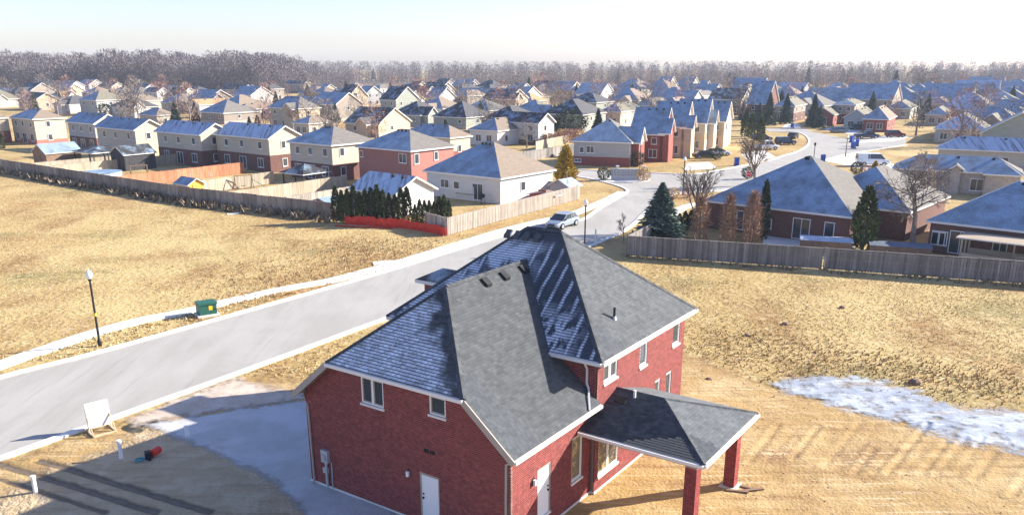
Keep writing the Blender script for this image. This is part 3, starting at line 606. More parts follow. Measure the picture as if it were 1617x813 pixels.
for wi, W in enumerate((gable, wingw, mainw, mainn)):
    z00 = W.z0 if W is not mainn else 4.0
    mb = MB(); cuts = sorted(set([W.s0, W.s1] + [h[i] for h in W.holes for i in (0, 1)] + [b for b in W.brk]))
    for a, b in zip(cuts[:-1], cuts[1:]):
        hs = sorted([h for h in W.holes if h[0] < b - 1e-6 and h[1] > a + 1e-6], key=lambda h: h[2]); z = z00
        for h in hs + [None]:
            if h is None: ta, tb = W.top(a), W.top(b)
            else: ta = tb = h[2]
            if min(ta, tb) > z + .01:
                pl = [(a, z), (b, z), (b, tb), (a, ta)]
                q0 = [W.P(u, -.10, zz) for u, zz in pl]; q1 = [W.P(u, -.008, zz) for u, zz in pl]
                mb.face(q1); mb.face(list(reversed(q0)))
                for i in range(4): mb.face([q0[i], q0[(i + 1) % 4], q1[(i + 1) % 4], q1[i]])
            if h is not None: z = h[3]
    veneer = mb.build('brick_wall', MT['mortar'], house0)
    Vs = []; Fs = []; full = []
    z = z00 + .006; row = 0
    while z + BHt < max(W.top(t) for t in (W.s0 + .01, (W.s0 + W.s1) / 2, W.s1 - .01)):
        iv = [(W.s0, W.s1)]
        if W is gable:
            h = z + BHt + .19
            if h > Z1: iv = [(max(W.s0, (h - Z1) / K), min(W.s1, WW - (h - Z1) / K))]
        for h in W.holes:
            if h[2] < z + BHt and h[3] > z:
                iv = [q for a, b in iv for q in ((a, min(b, h[0])), (max(a, h[1]), b)) if q[1] - q[0] > .02]
        for a, b in iv:
            u = W.s0 - (row % 2) * .105
            while u < b:
                u0, u1 = max(u, a), min(u + BL, b)
                if u1 - u0 > .025: full.append((u0, u1, z, u1 - u0 > BL - 1e-5))
                u += BL + .01
        z += BHt + .014; row += 1
    for bk in full: full_x.append((wi, W, veneer, bk))
dist = lambda e: (Vector(e[1].P((e[3][0] + e[3][1]) / 2, 0, e[3][2])) - CAML).length
cand = sorted([e for e in full_x if e[3][3]], key=dist)[:300]; cid = set(id(e) for e in cand)
bmx = MB(); bmx.box(-.06, .0, 0, BL, 0, BHt); bme_x = bmx.mesh('brick', MT['brick'])
bmy = MB(); bmy.box(0, BL, -.0, .06, 0, BHt); bme_y = bmy.mesh('brick', MT['brick'])
bags = {}
for e in full_x:
    wi, W, ven, (u0, u1, z, fl) = e
    if id(e) in cid:
        if W.ax == 'x': inst('brick', bme_x, ven, (W.c + .06, u0, z))
        else: inst('brick', bme_y, ven, (u0, W.c, z))
    else:
        mb = bags.setdefault(wi, (MB(), ven))[0]; W.box(mb, u0, u1, -.06, 0, z, z + BHt)
for mb, ven in bags.values(): mb.build('brickwork', MT['brick'], ven)['kind'] = 'stuff'
def bwindow(W, s0, s1, z0, z1, sashes=2, glass='glass', sill=True):
    mb = MB(); fw = .06
    for a, b, c, d in ((s0, s0 + fw, z0, z1), (s1 - fw, s1, z0, z1), (s0 + fw, s1 - fw, z0, z0 + fw), (s0 + fw, s1 - fw, z1 - fw, z1)): W.box(mb, a, b, -.1, -.03, c, d)
    for k in range(1, sashes):
        c = s0 + (s1 - s0) * k / sashes; W.box(mb, c - .045, c + .045, -.1, -.035, z0 + fw, z1 - fw)
    f = mb.build('window', MT['white'] if glass == 'glass' else MT['white'], house0)
    for k in range(sashes):
        a = s0 + (s1 - s0) * k / sashes + .06; b = s0 + (s1 - s0) * (k + 1) / sashes - .06
        p = MB(); W.box(p, a, b, -.095, -.08, z0 + .06, z1 - .06); p.build('pane', MT[glass], f)
        m2 = MB()
        for q in ((a, a + .035, z0 + .06, z1 - .06), (b - .035, b, z0 + .06, z1 - .06), (a + .035, b - .035, z0 + .06, z0 + .1), (a + .035, b - .035, z1 - .1, z1 - .06)): W.box(m2, q[0], q[1], -.08, -.055, q[2], q[3])
        m2.build('sash', MT['trim_taupe'] if W is gable else MT['white'], f)
    if sill:
        m3 = MB(); W.box(m3, s0 - .04, s1 + .04, -.1, .05, z0 - .09, z0 - .002); m3.build('sill', MT['concrete'], f)
bwindow(gable, 6.25, 7.42, 4.40, 5.50); bwindow(gable, 3.22, 3.99, 4.75, 5.50, 1)
bwindow(wingw, 4.58, 5.40, 1.14, 3.06, 1, 'glass_warm')
for h, n in zip(mainw.holes, (2, 1, 1, 2, 1, 1)): bwindow(mainw, *h, sashes=n, glass='glass_warm' if h[2] < 1 else 'glass')
def bdoor(W, s0, s1, z0, z1, hinge):
    mb = MB(); W.box(mb, s0 + .06, s1 - .06, -.09, -.05, z0 + .02, z1 - .06)
    d = mb.build('door', MT['white'], house0); mb = MB()
    for a, b, c, e in ((s0, s0 + .06, z0, z1), (s1 - .06, s1, z0, z1), (s0 + .06, s1 - .06, z1 - .06, z1)): W.box(mb, a, b, -.1, -.02, c, e)
    mb.build('frame', MT['trim_taupe'], d); x = s1 - .15 if hinge else s0 + .15
    mb = MB(); W.box(mb, x - .025, x + .025, -.05, .01, z0 + .93, z0 + 1.0); W.box(mb, x - .03, x + .03, -.05, -.02, z0 + 1.1, z0 + 1.16); mb.build('handle', MT['black'], d)
    mb = MB(); W.box(mb, s0, s1, -.1, .03, z0 - .06, z0 + .018); mb.build('threshold', MT['concrete'], d)
bdoor(gable, 3.62, 4.58, .2, 2.20, True); bdoor(wingw, 2.10, 3.04, .66, 2.74, True)
for W, s, z in ((gable, 5.1, 1.88), (wingw, 1.80, 2.28)):
    mb = MB(); W.box(mb, s - .07, s + .07, 0, .03, z, z + .3); W.box(mb, s - .05, s + .05, .03, .13, z + .03, z + .24, 1); mb.build('wall_lamp', [MT['black'], MT['globe']], house0)
for s in (3.78, 4.08):
    mb = MB(); gable.box(mb, s, s + .22, .001, .02, 3.14, 3.28); 
    for k in range(3): gable.box(mb, s + .01, s + .21, .02, .03, 3.155 + k * .042, 3.175 + k * .042)
    mb.build('wall_vent', MT['black'], house0)
mb = MB(); gable.box(mb, 9.42, 9.80, .001, .16, 1.25, 1.80); gable.box(mb, 9.50, 9.70, .16, .24, 1.40, 1.62); gable.box(mb, 9.56, 9.66, .03, .10, .1, 1.25); gable.box(mb, 9.52, 9.76, .02, .14, .75, 1.0); gable.box(mb, 9.30, 9.34, .02, .05, .05, 1.3)
mb.build('electricity_meter', MT['steel'], house0)
def pipe(name, pts, m, parent, wd=.075):
    mb = MB()
    for a, b in zip(pts[:-1], pts[1:]): mb.bar(a, b, wd, wd * .8)
    return mb.build(name, m, parent)
pipe('downspout', [gable.P(10.95, -.2, Z1 - .15), gable.P(10.46, .06, 3.55), gable.P(10.40, .06, .25), gable.P(10.36, .2, .1)], MT['trim_taupe'], house0)
pipe('downspout', [gable.P(.05, -.1, Z1 - .17), gable.P(.52, .06, 3.70), gable.P(.55, .06, .25)], MT['trim_taupe'], house0)
pipe('downspout', [mainn.P(.62, .26, Z4 - .2), mainn.P(.62, .05, 5.45), mainn.P(.62, .05, 4.86), (6.0, .5, 4.66), (5.2, -.02, Z1 + .06)], MT['fascia'], house0)
# porch: brick columns, beam, ceiling
cB = MB(); cB.box(CX0 + .35, CX1 - .35, CY0 + .35, .17, CZ - .2, CZ - .165); cB.build('porch_ceiling', MT['white'], house0)
cB = MB(); cB.box(CX0 + .45, CX1 - .45, CY0 + .5, CY0 + .8, CZ - .46, CZ - .202); cB.box(CX0 + .45, CX0 + .75, CY0 + .802, .17, CZ - .46, CZ - .202); cB.build('porch_beam', MT['trim_taupe'], house0)
for cx in (5.66, 9.97):
    cy = CY0 + .66; col = MB(); col.box(cx - .222, cx + .222, cy - .222, cy + .222, .12, CZ - .47); co = col.build('porch_column', MT['mortar'], house0)
    bb = MB(); z = .13; row = 0
    while z + BHt < CZ - .47:
        o = (row % 2) * .11
        for fx in range(4):
            for k in range(-1, 3):
                a = max(-.23, -.23 + k * .21 + o); b = min(.23, -.23 + k * .21 + o + .2)
                if b - a < .03: continue
                if fx == 0: bb.box(cx + a, cx + b, cy - .232, cy - .2, z, z + BHt)
                elif fx == 1: bb.box(cx + a, cx + b, cy + .2, cy + .232, z, z + BHt)
                elif fx == 2: bb.box(cx - .234, cx - .2, cy + a * .86, cy + b * .86, z, z + BHt)
                else: bb.box(cx + .2, cx + .234, cy + a * .86, cy + b * .86, z, z + BHt)
        z += BHt + .01; row += 1
    bb.build('brickwork', MT['brick'], co)['kind'] = 'stuff'
    fb = MB(); fb.box(cx - .36, cx + .36, cy - .36, cy + .36, -.05, .12); fb.build('column_footing', MT['concrete'], co)
pipe('downspout', [(CX1 - .35, CY0 - .05, CZ - .2), (10.28, -4.2, 2.6), (10.28, -4.2, .3), (10.6, -4.4, .1)], MT['trim_taupe'], house0, .07)
# roof fittings
nR = Vector((0, -K, 1)).normalized()
for x, y in ((5.55, 5.2), (6.86, 5.2), (8.3, 5.2)):
    mb = MB(); z = Z1 + K * y
    mb.prism([(y - .22, z - .17), (y + .14, z + .13), (y + .08, z + .20), (y - .24, z - .04)], x - .17, x + .17, 'x', 0)
    mb.build('roof_vent', [MT['black']], wing)
for i, y in enumerate((7.1, 6.6, 6.1, 5.5)):
    mb = MB(); x = 10.0; z = Z4 + K * (x - MX0)
    mb.prism([(x - .22, z - .17), (x + .14, z + .13), (x + .08, z + .19), (x - .24, z - .06)], y - .15, y + .15, 'y', 0); mb.build('roof_vent', [MT['sh_dark']], main)
mb = MB(); mb.tube((8.67, .86, 6.75), (8.67, .86, 7.32), .055, n=8); mb.build('vent_pipe', MT['black'], main)
mb = MB(); mb.lathe([(.13, 6.78), (.07, 6.95)], 8, 0, (8.67, .86)); mb.build('pipe_flashing', MT['steel'], main)
mb = MB(); z = CZ + .32 * (7.1 - CX0); mb.prism([(6.92, z - .07), (7.3, z + .05), (7.26, z + .15), (6.95, z + .03)], -.62, -.18, 'y'); mb.build('roof_vent', MT['black'], porch)
mb = MB(); mb.tube((7.5, -.8, CZ + .78), (7.5, -.8, CZ + 1.12), .06, n=8); mb.build('vent_pipe', MT['white'], porch)
# street-side bay with its own small hipped roof, garage doors on the street side
bx0, bx1, by1, bz = 11.72, 13.9, 14.4, 5.96; bm_ = (bx0 + bx1) / 2; br = bz + .5 * (bx1 - bx0) / 2
roof_solid('bay_roof', [([(bx0, by1, bz), (bx0, 10.7, bz), (bm_, 10.7, br), (bm_, by1 - 1.05, br)], 0), ([(bx1, 10.7, bz), (bx1, by1, bz), (bm_, by1 - 1.05, br), (bm_, 10.7, br)], 1), ([(bx1, by1, bz), (bx0, by1, bz), (bm_, by1 - 1.05, br)], 0)], [ROOF['dark'][1], ROOF['dark'][0], MT['fascia']], house0)
mb = MB(); mb.box(bx0 + .35, bx1 - .35, 10.55, by1 - .35, 0, bz - .18); mb.build('bay_wall', BRK['red'], house0)
for x in (1.0, 3.6):
    mb = MB()
    for k in range(4): mb.box(x, x + 2.3, 10.54, 10.60, .15 + k * .52, .15 + k * .52 + .5)
    mb.build('garage_door', MT['white'], house0)
mb = MB(); mb.box(.36, 6.0, 10.535, 10.62, 2.3, zt(10.53)); mb.build('garage_header', BRK['red'], house0)

# ------------------------------------------------------------------ neighbouring houses
WCACHE = {}
def win_mesh(wd, h, kind='window'):
    k = (kind, round(wd, 2), round(h, 2))
    if k not in WCACHE:
        f = MB(); t = .07
        if kind == 'garage_door':
            for i in range(4): f.box(0, wd, -.05, 0, i * h / 4 + .015, (i + 1) * h / 4 - .015)
            WCACHE[k] = (f.mesh(kind, MT['white']), None); return WCACHE[k]
        for a, b, c, d in ((0, t, 0, h), (wd - t, wd, 0, h), (t, wd - t, 0, t), (t, wd - t, h - t, h)): f.box(a, b, -.07, 0, c, d)
        if wd > 1.0: f.box(wd / 2 - .03, wd / 2 + .03, -.06, 0, t, h - t)
        if kind == 'window': f.box(-.05, wd + .05, -.1, 0, -.06, -.001)
        p = MB(); p.box(t, wd - t, -.035, -.005, t, h - t)
        WCACHE[k] = (f.mesh(kind, MT['white']), p.mesh('pane', MT['glass']))
    return WCACHE[k]
def put_opening(root, face, s, z, wd, h, kind, oh, nr, ln, off=.02):
    me, pm = win_mesh(wd, h, kind)
    # face 'L': the wall from the near corner to the left end (x = oh); 'R': the wall to the right end (y = oh)
    if face == 'R': o = inst(kind, me, root, (s, oh - off, z), 0)
    else: o = inst(kind, me, root, (oh - off, s + wd, z), -PI / 2)
    if pm: inst('pane', pm, o)
def solve_len(N, ang, u, z):
    d = Vector((math.cos(ang), math.sin(ang))); lo, hi = .5, 45.0
    f = lambda t: PRU(N.x + d.x * t, N.y + d.y * t, z) - u
    s = 1 if f(hi) > f(lo) else -1
    for _ in range(50):
        m = (lo + hi) / 2
        if f(m) * s > 0: hi = m
        else: lo = m
    return lo
def roof_polys(kind, x0, x1, y0, y1, z, sl):
    w, l = x1 - x0, y1 - y0
    if kind == 'hip':
        if w <= l:
            h = w / 2; a, b = (x0 + h, y0 + h, z + sl * h), (x0 + h, y1 - h, z + sl * h)
            if l - w < .05: b = a
            P = [[(x0, y1, z), (x0, y0, z), a, b], [(x1, y0, z), (x1, y1, z), b, a], [(x0, y0, z), (x1, y0, z), a], [(x1, y1, z), (x0, y1, z), b]]
        else:
            h = l / 2; a, b = (x0 + h, y0 + h, z + sl * h), (x1 - h, y0 + h, z + sl * h)
            P = [[(x0, y0, z), (x1, y0, z), b, a], [(x1, y1, z), (x0, y1, z), a, b], [(x0, y1, z), (x0, y0, z), a], [(x1, y0, z), (x1, y1, z), b]]
    elif kind == 'gy':
        m = (x0 + x1) / 2; r = z + sl * w / 2
        P = [[(x0, y1, z), (x0, y0, z), (m, y0, r), (m, y1, r)], [(x1, y0, z), (x1, y1, z), (m, y1, r), (m, y0, r)]]
    else:
        m = (y0 + y1) / 2; r = z + sl * l / 2
        P = [[(x0, y0, z), (x1, y0, z), (x1, m, r), (x0, m, r)], [(x1, y1, z), (x0, y1, z), (x0, m, r), (x1, m, r)]]
    out = []
    for p in P:
        q = [p[0]]
        for t in p[1:]:
            if (Vector(t) - Vector(q[-1])).length > .02: q.append(t)
        out.append(q)
    return out
def wall_block(mb, kind, x0, x1, y0, y1, z0, z, sl, oh, m=0):
    # walls under a roof whose eave rectangle is x0..x1, y0..y1
    a, b, c, d = x0 + oh, x1 - oh, y0 + oh, y1 - oh; t = z - .14
    if kind == 'gy':
        mx = (a + b) / 2; r = z + sl * (x1 - x0) / 2 - .2; e = z + sl * oh - .2
        mb.prism([(a, z0), (b, z0), (b, e), (mx, r), (a, e)], c, d, 'y', m)
    elif kind == 'gx':
        my = (c + d) / 2; r = z + sl * (y1 - y0) / 2 - .2; e = z + sl * oh - .2
        mb.prism([(c, z0), (d, z0), (d, e), (my, r), (c, e)], a, b, 'x', m)
    else: mb.box(a, b, c, d, z0, t, m)
def house(label, N, z, lu, ru, ang=142, roof='hip', sl=.5, up='cream', low='dark', hb=2.6, rf='tan', wl=None, wr=None, oh=.4, name='house', group=None, wings=(), maxl=17, maxr=17, vents=3, storeys=2, far=False, minl=6.5, minr=6.5):
    a = math.radians(ang); Np = G(N[0], N[1], z) if N[1] is not None else Vector(N[0])
    ln = min(maxl, max(minl, solve_len(Np, a, lu, z))); nr = min(maxr, max(minr, solve_len(Np, a - PI / 2, ru, z)))
    root = empty(name, (Np.x, Np.y, 0), a - PI / 2, label, 'house', group)
    rot = Matrix.Rotation(a - PI / 2, 3, 'Z')
    def is_frost(p):
        n = (Vector(p[1]) - Vector(p[0])).cross(Vector(p[2]) - Vector(p[0])); n = n if n.z > 0 else -n
        n = (rot @ n).normalized(); return n.dot(SUND) < .30
    def add(kind, x0, x1, y0, y1, zz, s, hb, nm=''):
        P = roof_polys(kind, x0, x1, y0, y1, zz, s)
        roof_solid(nm + 'roof', [(p, 1 if is_frost(p) else 0) for p in P], [*ROOF[rf], MT['fascia']], root, .2)
        if hb > 0 and low:
            m1 = MB(); m1.box(x0 + oh - .03, x1 - oh + .03, y0 + oh - .03, y1 - oh + .03, -.3, min(hb, zz - .16)); m1.build(nm + 'brick_base', BRK[low], root)
        if hb < zz - .3 or kind != 'hip':
            m2 = MB(); wall_block(m2, kind, x0, x1, y0, y1, -.2, zz, s, oh); m2.build(nm + 'wall', (SIDE.get(up) or BRK[up]), root)
    add(roof, 0, nr, 0, ln, z, sl, hb)
    for (kd, x0, x1, y0, y1, zz, s, h) in wings: add(kd, x0 * nr, x1 * nr, y0 * ln, y1 * ln, zz, s, h, 'wing_')
    if wl is None:
        wl = []
        for f in ((.18, .5, .78) if ln > 10 else (.3, .65)):
            if z > 4.5: wl.append((f * ln - .5, z - 1.75, 1.0, 1.15))
            wl.append((f * ln - .6, .7, 1.5, 1.5) if f != .5 else (f * ln - .9, .15, 1.8, 2.05))
    if wr is None:
        wr = []
        for f in ((.25, .68) if nr > 8 else (.45,)):
            if z > 4.5: wr.append((f * nr - .5, z - 1.75, .9, 1.2))
            if not far: wr.append((f * nr - .5, .8, 1.0, 1.3))
    for s, zz, wd, h in wl:
        put_opening(root, 'L', max(oh + .2, min(s, ln - oh - wd - .2)), zz, wd, h, 'window' if h < 1.9 else 'patio_door', oh, nr, ln, .035 if zz < hb else .005)
    for s, zz, wd, h in wr:
        if wd > 2.2: put_opening(root, 'R', s, zz, wd, h, 'garage_door', oh, nr, ln, .035 if zz < hb else .005)
        else: put_opening(root, 'R', max(oh + .2, min(s, nr - oh - wd - .2)), zz, wd, h, 'window' if h < 1.9 else 'patio_door', oh, nr, ln, .035 if zz < hb else .005)
    # ridge vents
    if vents:
        if roof == 'gy': pts = [(nr / 2 - .5, ln * f, z + sl * (nr / 2 - .5)) for f in (.2, .4, .6, .8)]
        elif roof == 'hip' and nr <= ln: pts = [(nr / 2 - .5, nr / 2 + (ln - nr) * f, z + sl * (nr / 2 - .5)) for f in (.05, .5, .95)]
        else: pts = [(nr * f, ln / 2 - .5, z + sl * (ln / 2 - .5)) for f in (.35, .65)]
        for p in pts[:vents]:
            v = MB(); v.box(p[0] - .18, p[0] + .18, p[1] - .18, p[1] + .18, p[2] - .1, p[2] + .22); v.build('roof_vent', MT['dark_plastic'], root)
    root['ln'] = ln; root['nr'] = nr
    return root
# row backing on to the long fence
house('tan hip roofed house with cream siding at the end of the fence row', (-34, 188), 5.4, -70, 13, rf='tan', up='cream', low='red')
house('cream sided hip roofed house, tan shingles, first of the row behind the black shed', (51, 188.5), 5.4, 13, 106, rf='tan', up='cream', low='pink', hb=1.0, maxr=14)
h3 = house('grey gabled house with frosted roof and satellite dish behind the fence', (147, 196), 5.4, 102, 190, roof='gy', rf='grey', up='grey', low='dark', sl=.55)
h4 = house('pale gabled house with frosted roof and sunlit cream gable, buff brick base', (211, 206), 5.4, 147, 262, roof='gy', rf='grey', up='cream', low='buff', hb=1.6, sl=.55, maxr=12)
house('two tone house with streaked frost roof, pale siding over dark brick', (315, 213.5), 5.4, 242, 352, roof='gy', rf='stripe', up='cream', low='dark', hb=2.7, sl=.55, maxr=12)
house('gabled house with frost covered roof, beige siding over dark brick, beside gazebo', (423, 219.4), 5.4, 335, 480, roof='gy', rf='stripe', up='cream', low='dark', hb=2.7, sl=.52, maxr=12.5)
house('hip roofed house with blue frosted slope, beige siding over dark brick patio doors', (523, 229.7), 5.4, 451, 597, roof='hip', rf='grey', up='cream', low='dark', hb=2.5, maxr=13)
house('pink red brick two storey house with hip roof behind white garage', (648.6, 238.6), 5.4, 560, 722, roof='hip', rf='grey', up='pink', low='pink', hb=5.3, maxr=11.5, wl=[(1.2, 3.6, 1.5, 1.3), (10.0, 3.9, .7, .9)], wr=[(1.0, 3.5, .9, 1.4), (5.0, 3.7, .8, 1.2)])
house('white bungalow with big tan hip roof and back deck by the weathered picket fence', (791, 282), 3.3, 667, 879, roof='hip', sl=.62, rf='tan', up='white', low=None, hb=0, wl=[(7.2, 1.3, 1.0, 1.0), (9.0, 1.3, 1.5, 1.1), (3.2, .2, 1.8, 2.1)], wr=[(4.5, 1.2, 1.0, 1.2)])
g = house('white detached garage with frosted gable roof behind the cedar hedge', (623, 308), 2.7, 549, 697, ang=140, roof='gy', sl=.5, rf='stripe', up='white', low=None, hb=0, wl=[(3, 1.1, .9, .8)], wr=[(1.5, .05, 3.4, 2.2)], name='garage', vents=2, maxr=7)
# second row, over the next street
house('frosted hip house, tan sunny slope, beyond the pink brick house', (711, 218), 3.6, 630, 742, roof='hip', sl=.62, rf='tan', up='cream', low='red', hb=1.0)
house('cream bungalow with tan hips and a porch on white posts', (786, 207), 3.2, 738, 846, roof='hip', sl=.55, rf='tan', up='white', low=None, hb=0)
house('charcoal gabled house with white verge behind the porch bungalow', (851, 195), 4.6, 775, 870, roof='gy', sl=.62, rf='dark', up='white', low='dark', hb=1)
house('big house with broad frosted roof and beige front gables', (471, 172), 5.4, 421, 508, roof='hip', sl=.75, rf='grey', up='tan', low='tan' if False else 'buff', hb=1.0, wings=[('gx', -.2, .4, .05, .4, 5.2, .7, 1)])
house('tan roofed bungalow below the beige gabled house', (487, 195.5), 3.0, 474, 528, roof='hip', sl=.5, rf='tan', up='cream', low='buff', hb=1)
house('beige house whose tall front gable has an arched window and garage below', (551, 153.5), 5.4, 533, 583, roof='gy', sl=.85, rf='dark', up='tan', low='buff', hb=2.6, wr=[(2.6, 5.6, 1.6, 1.2), (1.6, .1, 4.2, 2.2)])
house('tan roofed house with a dark shaded flank beside the arched gable', (530, 155), 5.0, 508, 556, roof='hip', sl=.75, rf='tan', up='tan', low='buff', hb=1)
house('blue frosted house with a small pale porch gable', (579, 147), 5.2, 563, 604, roof='gy', sl=.6, rf='grey', up='grey', low='stone', hb=1)
house('dark charcoal house with broad front gable and stone garage', (625, 158.5), 5.2, 598, 664, roof='gy', sl=.72, rf='dark', up='sage', low='stone', hb=2.4)
house('slate dark gabled house behind the broad charcoal gable', (673, 147), 5.2, 652, 692, roof='gy', sl=.72, rf='dark', up='taupe', low='red', hb=2.4)
house('blue frosted house with white gable triangle and garage', (692, 154), 5.0, 672, 721, roof='gy', sl=.68, rf='grey', up='white', low='dark', hb=3.4, wr=[(1.4, .1, 4.6, 2.2), (3.0, 3.9, 1.0, .9)])
house('taupe house with tan hip and frosted flank above the shrubs', (738, 152), 5.2, 717, 772, roof='hip', sl=.62, rf='tan', up='taupe', low='stone', hb=1)
house('white walled bungalow with grey hip roof and dark porch', (35, 153), 3.2, 29, 74, roof='hip', sl=.55, rf='grey', up='white', low=None, hb=0)
house('orange roofed bungalow with a dark boarded porch gable', (87, 152), 3.2, 80, 127, roof='hip', sl=.6, rf='orange', up='white', low=None, hb=0, wings=[('gy', .45, .85, -.25, .3, 3.1, .9, 0)])
house('tan roofed bungalow with frosted flank and small dark porch gable', (134, 157), 3.2, 122, 172, roof='hip', sl=.6, rf='tan', up='white', low=None, hb=0, wings=[('gy', .42, .7, -.2, .3, 3.1, .9, 0)])
house('grey tan hip bungalow with narrow frosted side', (209, 160), 3.2, 194, 256, roof='hip', sl=.6, rf='tan', up='cream', low=None, hb=0)
house('brown tan bungalow tucked behind the sunlit cream gable', (246, 182.5), 3.0, 217, 268, roof='hip', sl=.55, rf='tan', up='cream', low='buff', hb=1)
house('white house under a bright orange roof beside bare purple shrubs', (314, 166), 4.2, 303, 366, roof='gx', sl=.5, rf='orange', up='white', low=None, hb=0)
house('low tan roofed house right of the orange roof', (385, 173), 3.0, 370, 447, roof='hip', sl=.5, rf='tan', up='white', low='buff', hb=.8)
house('dark roofed brick house with rusty trim on the left', (311, 142.5), 5.0, 250, 322, roof='hip', sl=.5, rf='dark', up='red', low='red', hb=4.8)
house('large charcoal roofed house with two skylights', (383, 142.5), 5.0, 318, 396, roof='gy', sl=.72, rf='dark', up='sage', low='dark', hb=1)
house('far charcoal roofed house by the dark evergreens', (479, 133.5), 5.0, 430, 492, roof='gy', sl=.6, rf='dark', up='taupe', low='dark', hb=1)
# row on the cross street, fronts turned to the far road
def front(root, kind='gy'):
    return root
h20 = house('grey sided house over dark brick, blue frosted hip, corner of the junction', (998, 225.5), 4.1, 901.6, 1030, ang=160, roof='hip', sl=.66, rf='grey', up='grey', low='red', hb=1.5, maxl=18, maxr=11, wl=[(8.4, 2.1, .8, 1.0), (6.6, 2.1, 1.4, 1.2), (12.8, .5, 1.2, .6)], wr=[(1.0, .1, 1.0, 2.1)], wings=[('gy', .1, .6, -.12, .3, 4.0, .9, 3.9)])
house('red brick house with double garage and gable, second from the junction', (1050, 213), 4.8, 1003, 1080, ang=160, roof='gy', sl=.8, rf='grey', up='red', low='red', hb=2.8, maxl=15, maxr=11, wr=[(1.0, .1, 2.6, 2.2), (4.3, .1, 2.6, 2.2), (2.6, 3.4, 1.6, 1.5)], wings=[('gy', .0, .5, -.16, .2, 5.0, .9, 2.8)])
house('beige two storey house with stone gables, third from the junction', (1084, 201), 5.6, 1040, 1112, ang=160, roof='gy', sl=.8, rf='grey', up='tan', low='buff', hb=3, maxl=15, maxr=11, wr=[(1.2, .1, 4.4, 2.2), (2.6, 3.6, 1.6, 1.6)], wings=[('gy', .0, .45, -.2, .2, 5.4, .9, 2.8)])
house('cream two storey house with twin gables, fourth from the junction', (1117, 195), 5.6, 1080, 1139, ang=160, roof='gy', sl=.8, rf='grey', up='cream', low='buff', hb=3, maxl=15, maxr=11, wr=[(1.2, .1, 4.4, 2.2), (2.6, 3.6, 1.6, 1.6)], wings=[('gy', .3, .8, -.2, .2, 5.4, .9, 2.8)])
house('beige house with dark garage gable beside the tall cedars', (1147, 192.5), 5.4, 1115, 1168, ang=158, roof='gy', sl=.7, rf='grey', up='tan', low='buff', hb=2.6, maxl=15, maxr=11, wr=[(1.2, .1, 4.4, 2.2), (2.6, 3.4, 1.6, 1.5)])
# right hand side
h30 = house('dark brick bungalow with broad blue frosted hip roof behind the grey fence', (1348, 343), 3.0, 1137, 1432, ang=139, roof='hip', sl=.58, rf='grey', up='dark', low='dark', hb=2.85, maxl=21, maxr=18, minl=16, wl=[(1.8, .7, 1.0, 1.5), (4.2, .15, 1.8, 2.1), (8.2, .8, .9, 1.0), (10.5, .3, 1.6, 2.0)], wr=[(3, .8, 1.2, 1.3)], wings=[('hip', .42, 1.30, -.2, .52, 3.0, .60, 2.85)], vents=3)
house('wide bungalow with blue frosted roof and lattice patio cover by the grey fence', (1700, 374), 3.0, 1462, 1850, ang=139, roof='hip', sl=.60, rf='grey', up='dark', low='dark', hb=2.85, maxl=21, maxr=16, wl=[(8, .2, 1.8, 2.1), (11, .8, 1.4, 1.3), (14, .8, 1.2, 1.2), (5, .8, 1.2, 1.2)])
house('stone fronted bungalow with arched entry gable and frosted roofs beside the van', (1618, 276), 3.0, 1408, 1760, ang=152, roof='hip', sl=.55, rf='grey', up='stone', low='stone', hb=2.85, maxl=30, maxr=18, wl=[(2.0, .5, 1.6, 1.6), (4.5, .5, 1.6, 1.6), (13, .6, 1.4, 1.4)], wings=[('gx', -.10, .3, .44, .56, 3.3, .7, 3.2), ('hip', -.22, .5, .02, .30, 3.0, .6, 2.85)])
house('long low house with streaked frost roof and white verges behind the stone bungalow', (1700, 244), 3.2, 1478, 1800, ang=150, roof='hip', sl=.6, rf='stripe', up='cream', low='stone', hb=1, maxl=28)
house('grey green gable ended house at the edge of the street', (1672, 214), 3.6, 1548, 1720, ang=150, roof='gx', sl=.62, rf='olive', up='sage', low='stone', hb=1, maxl=18)
house('red brick garage house with blue frosted porch roof near the parked cars', (1318, 182), 3.0, 1299, 1349, ang=150, roof='gx', sl=.6, rf='olive', up='red', low='red', hb=2.8, wl=[(2.0, .1, 2.3, 2.2)])
house('two storey house with olive hip roof behind the brick garage', (1352, 166), 5.4, 1330, 1392, ang=150, roof='hip', sl=.45, rf='olive', up='taupe', low='dark', hb=2.8)
house('small grey gabled garage beside the dark car', (1372, 187), 3.0, 1357, 1396, ang=150, roof='gx', sl=.7, rf='olive', up='grey', low='stone', hb=1)
house('house with steep frosted turret roof behind the maroon car', (1404, 189), 3.2, 1388, 1424, ang=150, roof='hip', sl=.9, rf='tan', up='red', low='red', hb=2)
house('tan hip roofed house between two spruces across the road', (1256, 168), 4.6, 1246, 1294, ang=150, roof='hip', sl=.75, rf='olive', up='taupe', low='dark', hb=2.5)
house('dark brick gabled house left of the spruces', (1211, 165), 4.6, 1192, 1240, ang=150, roof='gy', sl=.8, rf='olive', up='dark', low='dark', hb=4.4)
house('blue roofed dark timber house behind the cream gables', (1172, 158), 5.0, 1117, 1190, ang=150, roof='gy', sl=.5, rf='dark', up='taupe', low='dark', hb=3)
house('tan hip roofed house with blue frosted flank behind the junction row', (981, 177), 4.2, 953, 1022, ang=150, roof='hip', sl=.68, rf='olive', up='cream', low='stone', hb=1)
house('olive hip house with frosted side above the junction row', (1034, 167), 4.2, 1010, 1068, ang=150, roof='hip', sl=.62, rf='olive', up='grey', low='stone', hb=1)
house('brown hip house with frosted side behind the beige gables', (1074, 169), 4.4, 1034, 1108, ang=150, roof='hip', sl=.62, rf='brown', up='grey', low='stone', hb=1)
